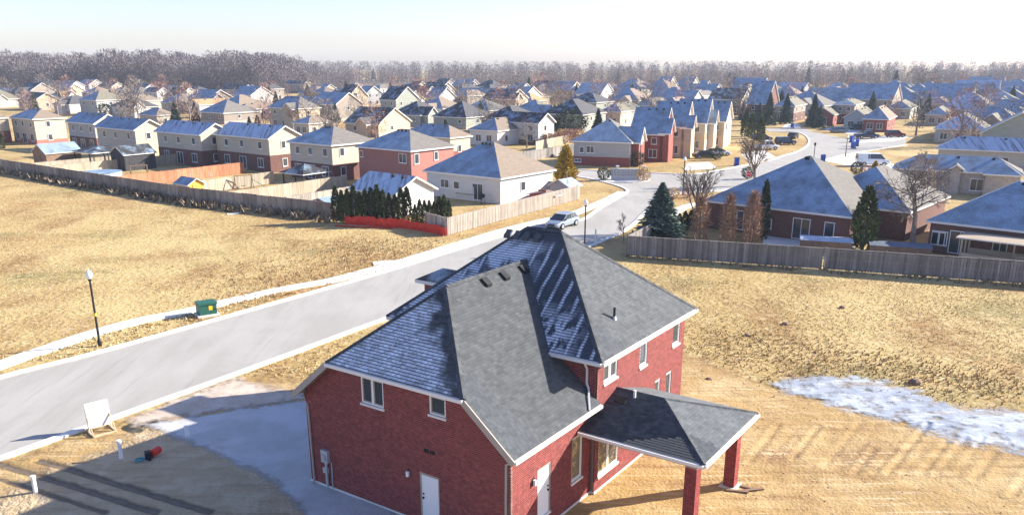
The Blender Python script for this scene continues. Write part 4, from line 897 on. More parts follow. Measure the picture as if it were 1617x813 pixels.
house('grey gabled house with white verge among the far trees', (946, 152), 4.6, 904, 986, ang=150, roof='gy', sl=.55, rf='olive', up='white', low='stone', hb=1)
FARH = [  # N pixel, eave height, left u, right u, roof, roof colour, wall
    ((1440, 172), 3.2, 1398, 1470, 'hip', 'olive', 'sage'), ((1497, 164), 3.2, 1470, 1536, 'hip', 'grey', 'grey'), ((1540, 166), 3.2, 1500, 1600, 'hip', 'olive', 'cream'),
    ((1500, 182), 3.0, 1486, 1530, 'hip', 'olive', 'tan'), ((1560, 206), 3.0, 1474, 1640, 'hip', 'stripe', 'grey'), ((1600, 168), 3.2, 1560, 1650, 'hip', 'olive', 'cream'),
    ((1110, 152), 3.6, 1092, 1152, 'hip', 'grey', 'grey'), ((1140, 148), 3.4, 1120, 1170, 'hip', 'olive', 'cream'), ((1385, 152), 3.2, 1362, 1420, 'hip', 'grey', 'cream'),
    ((1305, 150), 3.2, 1285, 1340, 'hip', 'grey', 'white'), ((1330, 158), 3.2, 1300, 1375, 'hip', 'grey', 'grey'), ((1425, 145), 3.2, 1400, 1455, 'hip', 'olive', 'white'),
    ((1475, 141), 3.2, 1455, 1510, 'hip', 'grey', 'white'), ((1550, 146), 3.2, 1520, 1590, 'hip', 'grey', 'white'), ((1595, 150), 3.2, 1575, 1640, 'hip', 'grey', 'white'),
    ((1230, 141), 3.4, 1210, 1262, 'hip', 'olive', 'grey'), ((1265, 143), 3.4, 1240, 1300, 'hip', 'grey', 'white'), ((1052, 141), 4.6, 1036, 1080, 'gy', 'grey', 'cream'),
    ((1088, 143), 4.6, 1076, 1118, 'gy', 'grey', 'tan'), ((1010, 150), 4.0, 994, 1040, 'hip', 'olive', 'grey'), ((915, 158), 4.0, 893, 940, 'hip', 'dark', 'grey'),
    ((872, 140), 4.0, 850, 900, 'hip', 'grey', 'white'), ((818, 146), 4.0, 796, 846, 'gy', 'grey', 'white'), ((775, 143), 4.6, 752, 800, 'hip', 'dark', 'taupe'),
    ((840, 160), 3.6, 806, 866, 'hip', 'orange', 'tan'), ((730, 141), 4.6, 712, 760, 'hip', 'dark', 'taupe'), ((600, 140), 4.6, 585, 625, 'hip', 'grey', 'white'),
    ((15, 131), 4.6, -10, 40, 'gy', 'tan', 'white'), ((42, 129), 4.6, 22, 66, 'gy', 'orange', 'white'), ((66, 133), 4.6, 48, 95, 'gy', 'brown', 'white'),
    ((110, 136), 4.6, 88, 135, 'gy', 'grey', 'white'), ((140, 134), 4.6, 120, 166, 'gy', 'grey', 'white'), ((175, 138), 4.6, 152, 200, 'gy', 'dark', 'cream'),
    ((228, 140), 4.6, 205, 250, 'gy', 'dark', 'white'), ((247, 146), 4.6, 225, 268, 'gy', 'dark', 'white'), ((210, 133), 4.6, 190, 236, 'gy', 'dark', 'white'),
    ((190, 160), 3.2, 160, 214, 'hip', 'tan', 'cream'), ((15, 146), 3.2, -14, 32, 'hip', 'grey', 'white'), ((330, 131), 4.6, 306, 350, 'gy', 'dark', 'taupe'),
    ((425, 141), 4.6, 398, 450, 'hip', 'dark', 'taupe'), ((402, 151), 4.0, 385, 428, 'hip', 'dark', 'taupe'), ((512, 146), 4.6, 492, 535, 'hip', 'brown', 'tan'),
    ((655, 140), 4.6, 640, 680, 'gy', 'dark', 'sage'), ((700, 136), 4.6, 682, 725, 'gy', 'dark', 'grey'), ((560, 138), 4.6, 545, 580, 'hip', 'tan', 'tan'),
    ((1180, 146), 4.4, 1160, 1205, 'hip', 'grey', 'grey'), ((958, 140), 4.2, 940, 985, 'hip', 'dark', 'grey'), ((1350, 141), 3.4, 1330, 1385, 'hip', 'grey', 'white')]
RN = dict(hip='hip', gy='gable', gx='gable'); RC = dict(tan='tan', grey='frosted grey', dark='charcoal', orange='orange', brown='brown', olive='olive', stripe='streaked frost')
for (N, z, lu, ru, k, rf, up) in FARH:
    house(f'{up} walled far house under a {RC[rf]} {RN[k]} roof among distant rooftops', N, z, lu, ru, ang=150 if N[0] > 850 else 142, roof=k, sl=.58, rf=rf, up=up, low='stone', hb=.8, vents=0, far=True, group='distant houses ' + up + ' ' + rf + ' ' + k, maxl=20, maxr=20)
# house just outside the picture whose roof shades the lot's corner

# ------------------------------------------------------------------ trees and shrubs
def branch_mesh(mb, p, d, L, r, lvl, rnd, spec, m=0):
    n = spec['seg'][lvl]; q = Vector(p); dd = Vector(d).normalized(); pts = [(q.copy(), r)]
    for i in range(n):
        dd = (dd + Vector((rnd.uniform(-1, 1), rnd.uniform(-1, 1), rnd.uniform(-.4, 1) * spec['up'])) * spec['wob']).normalized()
        q = q + dd * (L / n); pts.append((q.copy(), r * (1 - (i + 1) / n * spec['tap'])))
    ns = 6 if lvl == 0 else (4 if lvl == 1 else 3)
    for (a, ra), (b, rb) in zip(pts[:-1], pts[1:]): mb[0 if lvl == 0 else 1].tube(a, b, ra, rb, ns, 0, False)
    if lvl + 1 >= len(spec['n']): return
    for k in range(spec['n'][lvl]):
        t = rnd.uniform(spec['from'][lvl], 1.0); f = t * n; i = min(int(f), n - 1); a, ra = pts[i]; b, rb = pts[i + 1]
        c = a.lerp(b, f - i); ax = (b - a).normalized(); o = ax.orthogonal().normalized(); o.rotate(Matrix.Rotation(rnd.uniform(0, 2 * PI), 3, ax))
        s = spec['spread'][lvl] * rnd.uniform(.7, 1.2); nd = ax * math.cos(s) + o * math.sin(s)
        branch_mesh(mb, c, nd, L * spec['len'][lvl] * rnd.uniform(.7, 1.15) * (1.15 - .45 * t), max(ra + (rb - ra) * (f - i), .0030) * spec['rad'], lvl + 1, rnd, spec)
def bare_proto(seed, twig='twig', kind='oak'):
    rnd = random.Random(seed); mb = (MB(), MB())
    if kind == 'oak': spec = dict(seg=(4, 3, 2, 1, 1), n=(9, 6, 6, 5, 0), **{'from': (.30, .25, .2, .1)}, spread=(.75, .7, .7, .7), len=(.62, .55, .5, .55), rad=.55, up=.5, wob=.14, tap=.55)
    elif kind == 'vase': spec = dict(seg=(2, 4, 2, 1, 1), n=(9, 6, 5, 4, 0), **{'from': (.4, .3, .2, .1)}, spread=(.42, .45, .5, .6), len=(1.6, .5, .5, .55), rad=.55, up=.6, wob=.10, tap=.4)
    else: spec = dict(seg=(4, 3, 2, 1, 1), n=(12, 6, 5, 4, 0), **{'from': (.25, .2, .2, .1)}, spread=(1.05, .9, .8, .8), len=(.55, .6, .55, .6), rad=.55, up=-.3, wob=.22, tap=.55)
    branch_mesh(mb, (0, 0, 0), (0, 0, 1), .52 if kind != 'vase' else .28, .020, 0, rnd, spec)
    # unit height
    z = max(v[2] for v in mb[1].v)
    for b in mb: b.v = [(x / z, y / z, c / z) for x, y, c in b.v]
    return mb[0].mesh('trunk', MT['bark']), mb[1].mesh('crown', MT[twig])
BARE = [bare_proto(i, ('twig', 'twig_red')[i == 4], ('oak', 'oak', 'vase', 'oak', 'oak', 'weep')[i % 6]) for i in range(6)]
def leaf_mesh(name, pts, nrm, size, m, rs=0, aspect=.55):
    r = np.random.default_rng(rs); n = len(pts); a = r.normal(size=(n, 3)); d = nrm + a * .55; d /= np.linalg.norm(d, axis=1, keepdims=True)
    s = np.cross(d, r.normal(size=(n, 3))); s /= np.linalg.norm(s, axis=1, keepdims=True); sz = (size * r.uniform(.6, 1.4, n))[:, None]
    V = np.stack([pts - s * sz * aspect, pts + s * sz * aspect, pts + d * sz * 1.6], 1).reshape(-1, 3)
    return np_mesh(name, V, np.arange(3 * n).reshape(-1, 3), m)
def conifer_proto(seed, kind, m, n=2600, aspect=.55):
    r = np.random.default_rng(seed); t = r.uniform(0, 1, n) ** (.75); th = r.uniform(0, 2 * PI, n)
    if kind == 'spruce':
        lay = np.floor(t * 15 + .35 * np.sin(th * 3 + seed)) / 15; fr = t * 15 - np.floor(t * 15)
        R = (1 - t) ** .85 * .27 * (1 - .40 * fr) * (.86 + .22 * np.sin(th * 7 + lay * 40)); rad = R * (r.uniform(0, 1, n) ** .4); z = .05 + t * .95 - rad * .20
        nr_ = np.stack([np.cos(th), np.sin(th), np.full(n, -.15)], 1); sz = (.040 if seed == 0 else .055) * (.3 + .8 * (1 - t))
    elif kind == 'column':
        R = .16 * np.minimum(1, ((1 - t) * 2.1)) ** .75 * np.minimum(1, t * 8 + .55) * (.85 + .3 * vnoise(th * 1.5, t * 9, 1.3, seed)); rad = R * (r.uniform(.2, 1, n) ** .35); z = t
        nr_ = np.stack([np.cos(th) * .5, np.sin(th) * .5, np.full(n, .9)], 1); sz = .038
    elif kind == 'ball':
        u = r.normal(size=(n, 3)); u /= np.linalg.norm(u, axis=1, keepdims=True); rr = (r.uniform(.3, 1, n) ** .3)[:, None] * (.42 + .16 * vnoise(u[:, 0] * 3 + 7, u[:, 1] * 3 + u[:, 2] * 2 + 9, 1.2, seed))[:, None]
        p = u * rr; p[:, 2] = p[:, 2] * .95 + .5; p = p[p[:, 2] > 0]
        tr = MB(); tr.tube((0, 0, 0), (0, 0, .5), .04, .02, 5)
        return tr.mesh('trunk', MT['bark']), leaf_mesh('crown', p, p - np.array([0, 0, .5]), .055, MT[m], seed)
    else:
        R = .26 * (np.minimum(1, (1 - t) * 1.6)) ** .8 * (.7 + .6 * vnoise(th * 1.6, t * 7, 1.2, seed)); rad = R * (r.uniform(.2, 1, n) ** .4); z = .03 + t * .97
        nr_ = np.stack([np.cos(th), np.sin(th), np.full(n, .3)], 1); sz = .05
    p = np.stack([rad * np.cos(th), rad * np.sin(th), z], 1)
    tr = MB(); tr.tube((0, 0, 0), (0, 0, .85), .022, .005, 6)
    return tr.mesh('trunk', MT['bark']), leaf_mesh('crown', p, nr_, sz * (1 if aspect > .3 else 2.4), MT[m], seed, aspect)
SPRUCE = [conifer_proto(i, 'spruce', 'spruce' if i else 'spruce_blue', 9000 if i == 0 else 2200) for i in range(3)]
CEDAR = [conifer_proto(10 + i, 'column', 'cedar', 1500) for i in range(3)]
CEDARD = [conifer_proto(15 + i, 'column', 'cedar_dark', 1100) for i in range(2)]
GOLD = conifer_proto(20, 'loose', 'goldcyp', 3000); BALLD = [conifer_proto(25 + i, 'ball', 'cedar_dark', 900) for i in range(2)]
BEECH = [conifer_proto(30 + i, 'column', 'beech', 1000, .09) for i in range(2)]; BALLB = conifer_proto(28, 'ball', 'twig_gold', 700); BALLR = conifer_proto(29, 'ball', 'twig_red', 700)
def puff_proto(seed, m):
    r = np.random.default_rng(seed); n = 520; th = r.uniform(0, 2 * PI, n); t = r.uniform(.16, .98, n)
    R = .27 * np.sin(np.clip((t - .02) / 1.0, 0, 1) * PI) ** .6 * (r.uniform(.1, 1, n) ** .6) * (.75 + .5 * vnoise(th * 1.2, t * 4, 1.3, seed))
    p = np.stack([R * np.cos(th), R * np.sin(th), t], 1); d = np.stack([np.cos(th) * .7, np.sin(th) * .7, np.full(n, .8)], 1)
    tr = MB(); tr.tube((0, 0, 0), (0, 0, .6), .022, .008, 5)
    for k in range(7): a = k * .9; tr.tube((0, 0, .2 + k * .05), (.2 * math.cos(a), .2 * math.sin(a), .5 + k * .05), .010, .003, 4)
    return tr.mesh('trunk', MT['bark']), leaf_mesh('crown', p, d, .05, MT[m], seed, .10)
PUFF = [puff_proto(50 + i, ('twig', 'twig_dark', 'twig_red')[i % 3]) for i in range(6)]
def tree(name, proto, u, v, h, label, cat='tree', group=None, wd=1.0, world=None, z=0):
    p = Vector(world) if world is not None else G(u, v)
    r = empty(name, (p.x, p.y, z), random.uniform(0, 6.28), label, cat, group)
    r.scale = (h * wd, h * wd, h)
    inst('trunk', proto[0], r); inst('crown', proto[1], r); return r
tree('spruce_tree', SPRUCE[0], 1042, 379, 5.7, 'full blue green spruce at the corner of the grey fence by the street', wd=1.85)
tree('golden_conifer', GOLD, 893, 296, 5.6, 'golden yellow conifer beside the white bungalow', wd=1.0)
tree('cedar_tree', CEDAR[0], 1361, 396, 5.9, 'tall pointed green cedar behind the grey fence', wd=1.15)
tree('cedar_tree', CEDARD[0], 1203, 378, 5.8, 'slim dark cedar standing against the frosted bungalow roof', wd=.62)
for k, (u, v, h, wd) in enumerate(((1104, 384, 4.4, 1.0), (1148, 386, 4.6, .95), (1185, 387, 4.9, .95))):
    tree('columnar_beech', BEECH[k % 2], u, v, h, ('leafless topped russet columnar shrub nearest the spruce', 'middle russet columnar shrub of the three behind the fence', 'russet columnar shrub beside the slim dark cedar')[k], 'shrub', 'russet columnar shrubs', wd)
tree('bare_tree', BARE[2], 1100, 362, 7.0, 'bare vase shaped tree rising behind the russet shrubs', wd=1.05)
tree('bare_tree', BARE[3], 985, 381, 2.9, 'small bare sapling on the verge by the blue marker', wd=.75)
tree('bare_tree', BARE[2], 1192, 293, 7.4, 'bare forked tree by the stop sign', wd=1.1)
tree('bare_tree', BARE[5], 1440, 396, 8.2, 'dense drooping bare tree behind the fence beside the frosted roof', wd=1.25)
tree('bare_tree', BARE[1], 1478, 320, 6.6, 'spreading bare tree in front of the stone bungalow', wd=1.5)
tree('bare_tree', BARE[4], 1500, 214, 7.0, 'dark tangled bare tree by the maroon car', wd=1.5)
tree('bare_tree', BARE[0], 1436, 300, 4.2, 'low spreading bare shrub before the arched entry', wd=1.9)
tree('bare_tree', BARE[1], 326, 186, 5.0, 'bare purple shrub tree by the orange roofed house', wd=1.3)
tree('bare_tree', BARE[2], 468, 206, 6.0, 'bare purple tree between the row houses', wd=1.2)
for u, v, h, l in ((585, 198, 4.5, 'dark spruce right of the arched gable house'), (1213, 198, 9, 'dark pointed spruce left of the olive hip house'), (1240, 196, 8.5, 'broad dark spruce in front of the olive hip house'), (1283, 201, 8.8, 'dense spruce left of the red brick garage'), (1197, 206, 7.0, 'tall narrow spruce by the beige garage gable')):
    tree('spruce_tree', SPRUCE[1 + len(l) % 2], u, v, h, l)
for u, v, h, l in ((1176, 216, 6.2, 'columnar cedar by the beige house, taller of two'), (1186, 219, 5.6, 'columnar cedar by the beige house, shorter of two'), (1200, 225, 5.5, 'loose cedar beside the pale pickup')):
    tree('cedar_tree', CEDAR[len(l) % 3], u, v, h, l)
tree('shrub', BALLR, 1366, 277, 1.7, 'round russet shrub at the edge of the tan garage roof', 'shrub'); tree('shrub', GOLD, 1380, 280, 2.4, 'gold green bush beside the van drive', 'shrub')
tree('shrub', BALLD[0], 1352, 275, 2.0, 'dark round bush by the tan roof', 'shrub')
tree('shrub', BALLD[0], 953, 285, 2.0, 'dark clipped ball shrub at one end of the mailbox island', 'shrub'); tree('shrub', BALLB, 1016, 286.5, 2.1, 'brown ball shrub at the other end of the mailbox island', 'shrub')
tree('shrub', BALLD[1], 1006, 263, 2.6, 'dark upright bush beside the corner house porch', 'shrub')
for u, v, h, p, l in ((1063, 314, 1.5, BALLB, 'tan grass clump in the corner planting bed'), (1085, 312, 1.4, BALLR, 'low russet bush by the corner lamp'), (1056, 320, 1.2, BALLR, 'low brown bush at the planting bed edge'), (1130, 253, 2.4, BALLD[1], 'round dark bush by the beige house'), (1180, 283, 1.9, BALLD[1], 'dark bush at the foot of the forked tree')):
    tree('shrub', p, u, v, h, l, 'shrub')
# cedar hedge behind the red silt fence: every plant its own
hp = [(532 + i * 9.3, 351 + i * .35 + random.uniform(-1, 1), random.uniform(3.2, 4.2)) for i in range(13)] + [(656 + i * 7.6, 357 - i * .55, random.uniform(1.9, 3.2)) for i in range(8)]
for i, (u, v, h) in enumerate(hp):
    tree('hedge_cedar', CEDAR[i % 3] if i % 3 else CEDARD[i % 2], u, v, h, 'narrow dark cedar of the hedge around the white garage', 'cedar', 'hedge cedars by the garage', .85)
for i, (u, v, h) in enumerate(((1072, 366, 1.9), (1081, 364, 2.0), (1090, 362, 2.0))):
    tree('hedge_cedar', CEDARD[i % 2], u, v, h, 'low dark cedar right behind the big spruce', 'cedar', 'low cedars by the spruce', 1.3)
# dark evergreen thicket and trees between the far roofs
for i in range(14):
    u = random.uniform(862, 935); v = random.uniform(196, 214)
    tree('thicket_evergreen', (CEDARD + [BALLD[0], BALLD[1], SPRUCE[1]])[i % 5], u, v, random.uniform(3, 6.5), 'dark evergreen in the thicket left of the corner house', 'evergreen', 'thicket evergreens', random.uniform(.9, 1.6))
for i in range(16):
    u = 840 + i * 5 + random.uniform(-3, 3); tree('hedge_shrub', BALLB if i % 2 else BALLR, u, 226 + random.uniform(-3, 3), random.uniform(2, 3.2), 'brown clipped shrub in the hedge row left of the corner house', 'shrub', 'brown hedge shrubs')
for i in range(12):
    tree('golden_conifer', GOLD if i % 3 else CEDAR[0], 70 + i * 17 + random.uniform(-6, 6), 127 + random.uniform(-2, 3), random.uniform(7, 11), 'gold green tree in the strip below the big wood', 'tree', 'gold green trees under the wood', 1.3)
spots = [(605, 132), (625, 128), (560, 130), (590, 126), (690, 131), (720, 130), (745, 129), (755, 140), (700, 127), (815, 176), (835, 150), (850, 168), (865, 150), (880, 132), (895, 176), (905, 139), (935, 132), (975, 136), (990, 148), (1000, 131), (1025, 134), (1005, 160), (1045, 130), (1130, 132), (1150, 136), (1165, 131), (1190, 136), (1205, 139), (1220, 131), (1245, 137), (1262, 150), (1275, 133), (1300, 137), (1318, 144), (1345, 134), (1360, 150), (1375, 158), (1395, 142), (1412, 148), (1440, 152), (1455, 160), (1470, 150), (1430, 136), (1500, 140), (1520, 136), (1560, 138), (1580, 134), (1600, 140), (255, 128), (280, 124), (330, 122), (400, 124), (430, 123), (480, 126), (500, 124), (520, 130), (540, 125), (120, 124), (60, 121), (30, 119), (800, 131), (785, 128), (820, 134), (770, 127), (1080, 131), (1100, 134), (1330, 128), (1490, 130), (1545, 131), (1235, 128)]
for i, (u, v) in enumerate(spots):
    if i % 7 == 3: tree('spruce_tree', SPRUCE[1 + i % 2], u, v, random.uniform(8, 14), 'dark conifer standing up among the far rooftops', 'tree', 'far conifers')
    else: tw = ('grey brown', 'dark', 'reddish')[i % 3]; tree('bare_tree', PUFF[i % 6], u, v, random.uniform(9, 15), f'big bare tree with {tw} twigs among the far rooftops', 'tree', f'far {tw} bare trees', 1.25)
# distant woodland: one mass
def wood(name, x0, x1, y0, y1, n, hs, seed, label, prof=None, dens=120):
    r = np.random.default_rng(seed); x = r.uniform(x0, x1, n); y = r.uniform(y0, y1, n); h = r.uniform(*hs, n)
    if prof is not None: h = h * prof(x)
    T = []; ns = dens
    for k in range(ns):
        th = r.uniform(0, 2 * PI, n); t = r.uniform(.06, .97, n); R = h * .25 * np.sin(np.clip((t + .05) / 1.05, 0, 1) * PI) ** .55 * r.uniform(.2, 1, n)
        cx = x + np.cos(th) * R; cy = y + np.sin(th) * R; cz = h * t; L = h * r.uniform(.04, .09, n); wd = h * r.uniform(.006, .012, n) * 1.25
        dx = np.cos(th) * .6 + r.normal(0, .35, n); dy = np.sin(th) * .6 + r.normal(0, .35, n); dz = r.uniform(.3, 1.1, n); q = np.sqrt(dx * dx + dy * dy + dz * dz); dx, dy, dz = dx / q, dy / q, dz / q
        a = r.uniform(0, 2 * PI, n); sx, sy = np.cos(a), np.sin(a)
        T.append(np.stack([np.stack([cx - sx * wd, cy - sy * wd, cz], 1), np.stack([cx + sx * wd, cy + sy * wd, cz], 1), np.stack([cx + dx * L, cy + dy * L, cz + dz * L], 1)], 1))
    for s in (0, PI / 2):
        wd = h * .012; T.append(np.stack([np.stack([x - wd * math.cos(s), y - wd * math.sin(s), 0 * x], 1), np.stack([x + wd * math.cos(s), y + wd * math.sin(s), 0 * x], 1), np.stack([x, y, h * .8], 1)], 1))
    V = np.concatenate(T).reshape(-1, 3); o = inst(name, np_mesh(name, V, np.arange(len(V)).reshape(-1, 3), MT['woods']))
    return tag(o, label, 'woodland', kind='stuff')
wood('woodland', -440, -112, 520, 640, 1700, (20, 26), 41, 'tall leafless wood standing on the left behind the houses', lambda x: np.clip((-95 - x) / 60, .45, 1) * (.86 + .14 * np.sin(x / 17) * np.sin(x / 7.3)), 230)
wood('woodland', -900, 900, 730, 900, 3600, (9, 18.5), 42, 'long leafless treeline closing the whole horizon', None, 170)
wood('woodland', -60, 620, 480, 700, 1500, (7, 13), 43, 'scattered leafless trees in front of the horizon treeline', None, 130)

# ------------------------------------------------------------------ fences
def fence(name, p0, p1, h, label, m, mode='board', step=.15, bw=.135, post=2.4, group=None, flip=1, cap=True, both=False):
    p0 = Vector(p0); p1 = Vector(p1); L = (p1 - p0).length; a = math.atan2(p1.y - p0.y, p1.x - p0.x)
    r = empty(name, (p0.x, p0.y, 0), a, label, 'fence', group)
    pm = MB(); pm.box(-.05, .05, -.05, .05, -.1, h + .06); pm.prism([(-.06, -.06), (.06, -.06), (.06, .06), (-.06, .06)], h + .06, h + .09); pme = pm.mesh('post', m)
    n = max(1, round(L / post)); st = L / n
    for i in range(n + 1): inst('post', pme, r, (i * st, .02 * flip, 0))
    if mode == 'board':
        rm = MB()
        for z in (.3, h * .52, h - .25): rm.box(0, L, -.02 + .04 * flip, .02 + .04 * flip, z - .045, z + .045)
        rm.build('rail', m, r)
        if cap: cm = MB(); cm.box(0, L, -.075, .075, h + .005, h + .035); cm.build('cap_rail', m, r)
        bm_ = MB(); bm_.box(0, bw, -.010, .010, .05, h); me = bm_.mesh('board', m); k = int(L / step)
        for i in range(min(k, 290 if not both else 148)):
            inst('board', me, r, (i * step, -.03 * flip - (.028 * flip if i % 2 and step < bw * 1.2 else 0), random.uniform(-.012, .012)), 0)
            if both: inst('board', me, r, (i * step + step / 2, .105 * flip, random.uniform(-.012, .012)), 0)
    else:
        pb = MB(); q = int(st / .152)
        for i in range(q): pb.box(i * st / q + .004, (i + 1) * st / q - .004, -.012 - .012 * (i % 2), .006 - .012 * (i % 2), .04, h - .02 * ((i * 7) % 3) / 3)
        pb.box(.05, st - .05, -.05, .05, h, h + .03); me = pb.mesh('panel', m)
        for i in range(n): inst('panel', me, r, (i * st, 0, random.uniform(-.03, .02)))
    return r
# right: grey fence that backs the bungalows (two straight runs)
fR0, fRm, fR1 = G(990, 404), G(1300, 425.5), G(1700, 455)
fence('board_fence', fR0, fRm, 1.85, 'silver grey board fence from the spruce to behind the cedar', MT['fence_grey'], step=.225, bw=.16, both=True)
fence('board_fence', fRm + (fRm - fR0).normalized() * .12, fR1, 1.85, 'silver grey board fence in front of the lattice patio', MT['fence_grey'], step=.225, bw=.16, both=True)
fence('board_fence', fR0, fR0 + Vector((5.5, 10.5)), 1.85, 'short grey fence return behind the spruce', MT['fence_grey'], mode='panel')
# middle: weathered fence along the white bungalow yard
fM0, fM1 = G(707, 372), G(914, 315)
fence('picket_fence', fM0, fM1, 1.8, 'weathered tan fence running from the red silt fence to the corner lawn', MT['fence_tan'], step=.15, bw=.138)
fence('picket_fence', fM0 + Vector((-.1, .1)), fM0 + Vector((-2.6, 3.6)), 1.8, 'short weathered fence return by the hedge', MT['fence_tan'], mode='panel')
fence('picket_fence', fM1, fM1 + Vector((-6, 6.5)), 1.8, 'weathered fence return behind the golden conifer', MT['fence_tan'], mode='panel')
# left: long fence behind the row
fl = [G(-60, 259), G(130, 291), G(300, 319), G(525, 346)]
for i, (a, b) in enumerate(zip(fl[:-1], fl[1:])):
    fence('panel_fence', a + ((b - a).normalized() * .15 if i else Vector((0, 0))), b, 1.85, ('long brown panel fence along the field, end by the black sheds', 'long brown panel fence along the field, middle run behind yellow playhouse', 'long grey brown panel fence along the field, run ending at the silt fence')[i], MT['fence_brown'], mode='panel')
# yard dividers, at right angles to the long fence
dv2 = Vector((math.cos(math.radians(54)), math.sin(math.radians(54))))
for i, (u, v, L, m, lb) in enumerate(((45, 276, 20, 'fence_yellow', 'pale divider fence beside the black shed'), (75, 281, 24, 'fence_yellow', 'pale divider fence beside the covered pool'), (180, 299, 22, 'fence_red', 'rust red divider fence between two yards'), (268, 313, 17, 'fence_yellow', 'pale divider fence behind the yellow playhouse'), (360, 326, 20, 'fence_yellow', 'pale divider fence beside the playset'), (440, 336, 24, 'fence_tan', 'tan divider fence beside the gazebo yard'), (524, 345, 16, 'fence_grey', 'grey divider fence by the frosted shed'))):
    p = G(u, v); fence('divider_fence', p + dv2 * .3, p + dv2 * L, 1.75, lb, MT[m], mode='panel')
for i, (u, v, u2, v2, lb) in enumerate(((850, 252, 905, 243, 'brown fence between the golden conifer and corner house'), (790, 262, 850, 252, 'brown fence behind the white bungalow'))):
    fence('divider_fence', G(u, v), G(u2, v2), 1.8, lb, MT['fence_grey'], mode='panel')
fence('divider_fence', G(846, 238), G(918, 222), 1.8, 'pale fence behind the brown clipped hedge', MT['fence_yellow'], mode='panel')
# weeds along the field fence, darkened and heightened to deepen its shadow band
w0 = [Vector(p) for p in (fl[1], fl[2], fl[3])]; nrm = Vector((-.58, -.81))
wp = [p for p in (G(0, 276), G(130, 300), G(300, 328), G(520, 353), G(520, 344), G(300, 316), G(130, 288), G(0, 268))]
tag(tufts('fence_weeds', wp, 9000, (.25, 1.0), MT['weeds'], 21), 'tangle of dead weeds, darkened like fence shadow, along the foot of the long field fence', 'weeds', kind='stuff')
tag(tufts('fence_weeds', [G(985, 408), G(1617, 455), G(1617, 449), G(985, 402)], 1500, (.1, .35), MT['weeds'], 22), 'thin dead weeds along the foot of the grey fence', 'weeds', kind='stuff')
# red silt fence
def silt(pts, label, h=.8):
    P = smooth_line(pts, 5); r = MB(); rr = random.Random(len(label))
    hs = [h * rr.uniform(.75, 1.1) for _ in P]; of = [rr.uniform(-.18, .18) for _ in P]
    for i in range(len(P) - 1):
        a, b = P[i], P[i + 1]; z0, z1 = hs[i], hs[i + 1]
        r.face([(a.x, a.y, -.02), (b.x, b.y, -.02), (b.x + of[i + 1] * .5, b.y - .1, z1 * .5), (a.x + of[i] * .5, a.y - .1, z0 * .5)]); r.face([(a.x + of[i] * .5, a.y - .1, z0 * .5), (b.x + of[i + 1] * .5, b.y - .1, z1 * .5), (b.x, b.y + of[i + 1], z1), (a.x, a.y + of[i], z0)])
    root = empty('silt_fence', (0, 0, 0), 0, label, 'silt fence'); me = r.mesh('fabric', MT['tarp'])
    o = inst('fabric', me, root); md = o.modifiers.new('thick', 'SOLIDIFY'); md.thickness = .03
    s = MB(); s.box(-.025, .025, -.025, .025, -.1, h + .25); sm = s.mesh('stake', MT['fence_yellow'])
    for i in range(0, len(P), 5): inst('stake', sm, root, (P[i].x, P[i].y + .06, 0))
silt([G(519, 345), G(527, 344.5), G(540, 346)], 'short piece of red silt fence at the end of the grey fence', .95)
silt([G(545, 354), G(575, 356), G(600, 358), G(618, 359.5), G(640, 361), G(672, 366), G(704, 373)], 'bright red silt fence sagging in front of the cedar hedge', 1.0)
mb = MB(); pl = smooth_line([G(530, 357), G(560, 359), G(590, 360), G(620, 361)])
for a, b in zip(pl[:-1], pl[1:]): mb.bar((a.x, a.y, .05 + random.uniform(0, .05)), (b.x, b.y, .05 + random.uniform(0, .05)), .35, .06)
tag(mb.build('fallen_silt_fence', MT['tarp']), 'fallen red silt fabric lying on the ground before the hedge', 'silt fence')

# ------------------------------------------------------------------ yard structures
def shed(label, u, v, w, d, h, wall, roofm, ang=54, slope=.6, name='garden_shed', open_=False, u0=None):
    p = G(u, v); r = empty(name, (p.x, p.y, 0), math.radians(ang - 90), label, 'shed' if name == 'garden_shed' else name.replace('_', ' '))
    m = MB(); rz = h + slope * w / 2
    if not open_:
        m.prism([(0, 0), (w, 0), (w, h), (w / 2, rz - .05), (0, h)], 0, d, 'y'); m.build('wall', wall, r)
        dm = MB(); dm.box(w / 2 - .55, w / 2 + .55, -.04, 0, .05, 1.9); dm.box(w / 2 - .5, w / 2 - .02, -.06, -.04, .1, 1.85); dm.box(w / 2 + .02, w / 2 + .5, -.06, -.04, .1, 1.85); dm.build('door', wall, r)
    else:
        pm = MB(); pm.box(-.07, .07, -.07, .07, 0, h); me = pm.mesh('post', wall)
        for x in (.2, w - .2):
            for y in (.2, d / 2, d - .2): inst('post', me, r, (x, y, 0))
        pr = MB()
        for k in range(2): pr.box(.2, w - .2, .13 if k == 0 else d - .27, .27 if k == 0 else d - .13, .45, .95)
        pr.build('railing', wall, r)
    P = roof_polys('gy' if not open_ else 'hip', -.25, w + .25, -.25, d + .25, h, slope)
    roof_solid('roof', [(q, 0) for q in P], [roofm, MT['fascia']], r, .1); return r
SHW = dict(black=mat('black_boards', (.035, .035, .04), (.06, .06, .065), 2, stretch=(1, 1, .3)), yellow=mat('yellow_boards', (.62, .38, .06), (.70, .45, .10), 2), brown=mat('brown_boards', (.20, .13, .09), (.27, .18, .12), 2), blue=mat('blue_roof', (.30, .38, .48), (.45, .52, .60), 1))
shed('black gabled shed in the first yard by the long fence', 178, 268, 4.0, 5.5, 2.6, SHW['black'], ROOF['dark'][1])
shed('yellow playhouse with frosted roof against the long fence', 300, 316, 2.2, 3.2, 1.9, SHW['yellow'], ROOF['grey'][1], ang=140)
shed('brown shed with pale gable beside the black lean-to', 55, 262, 4.5, 6, 2.3, SHW['brown'], ROOF['grey'][1])
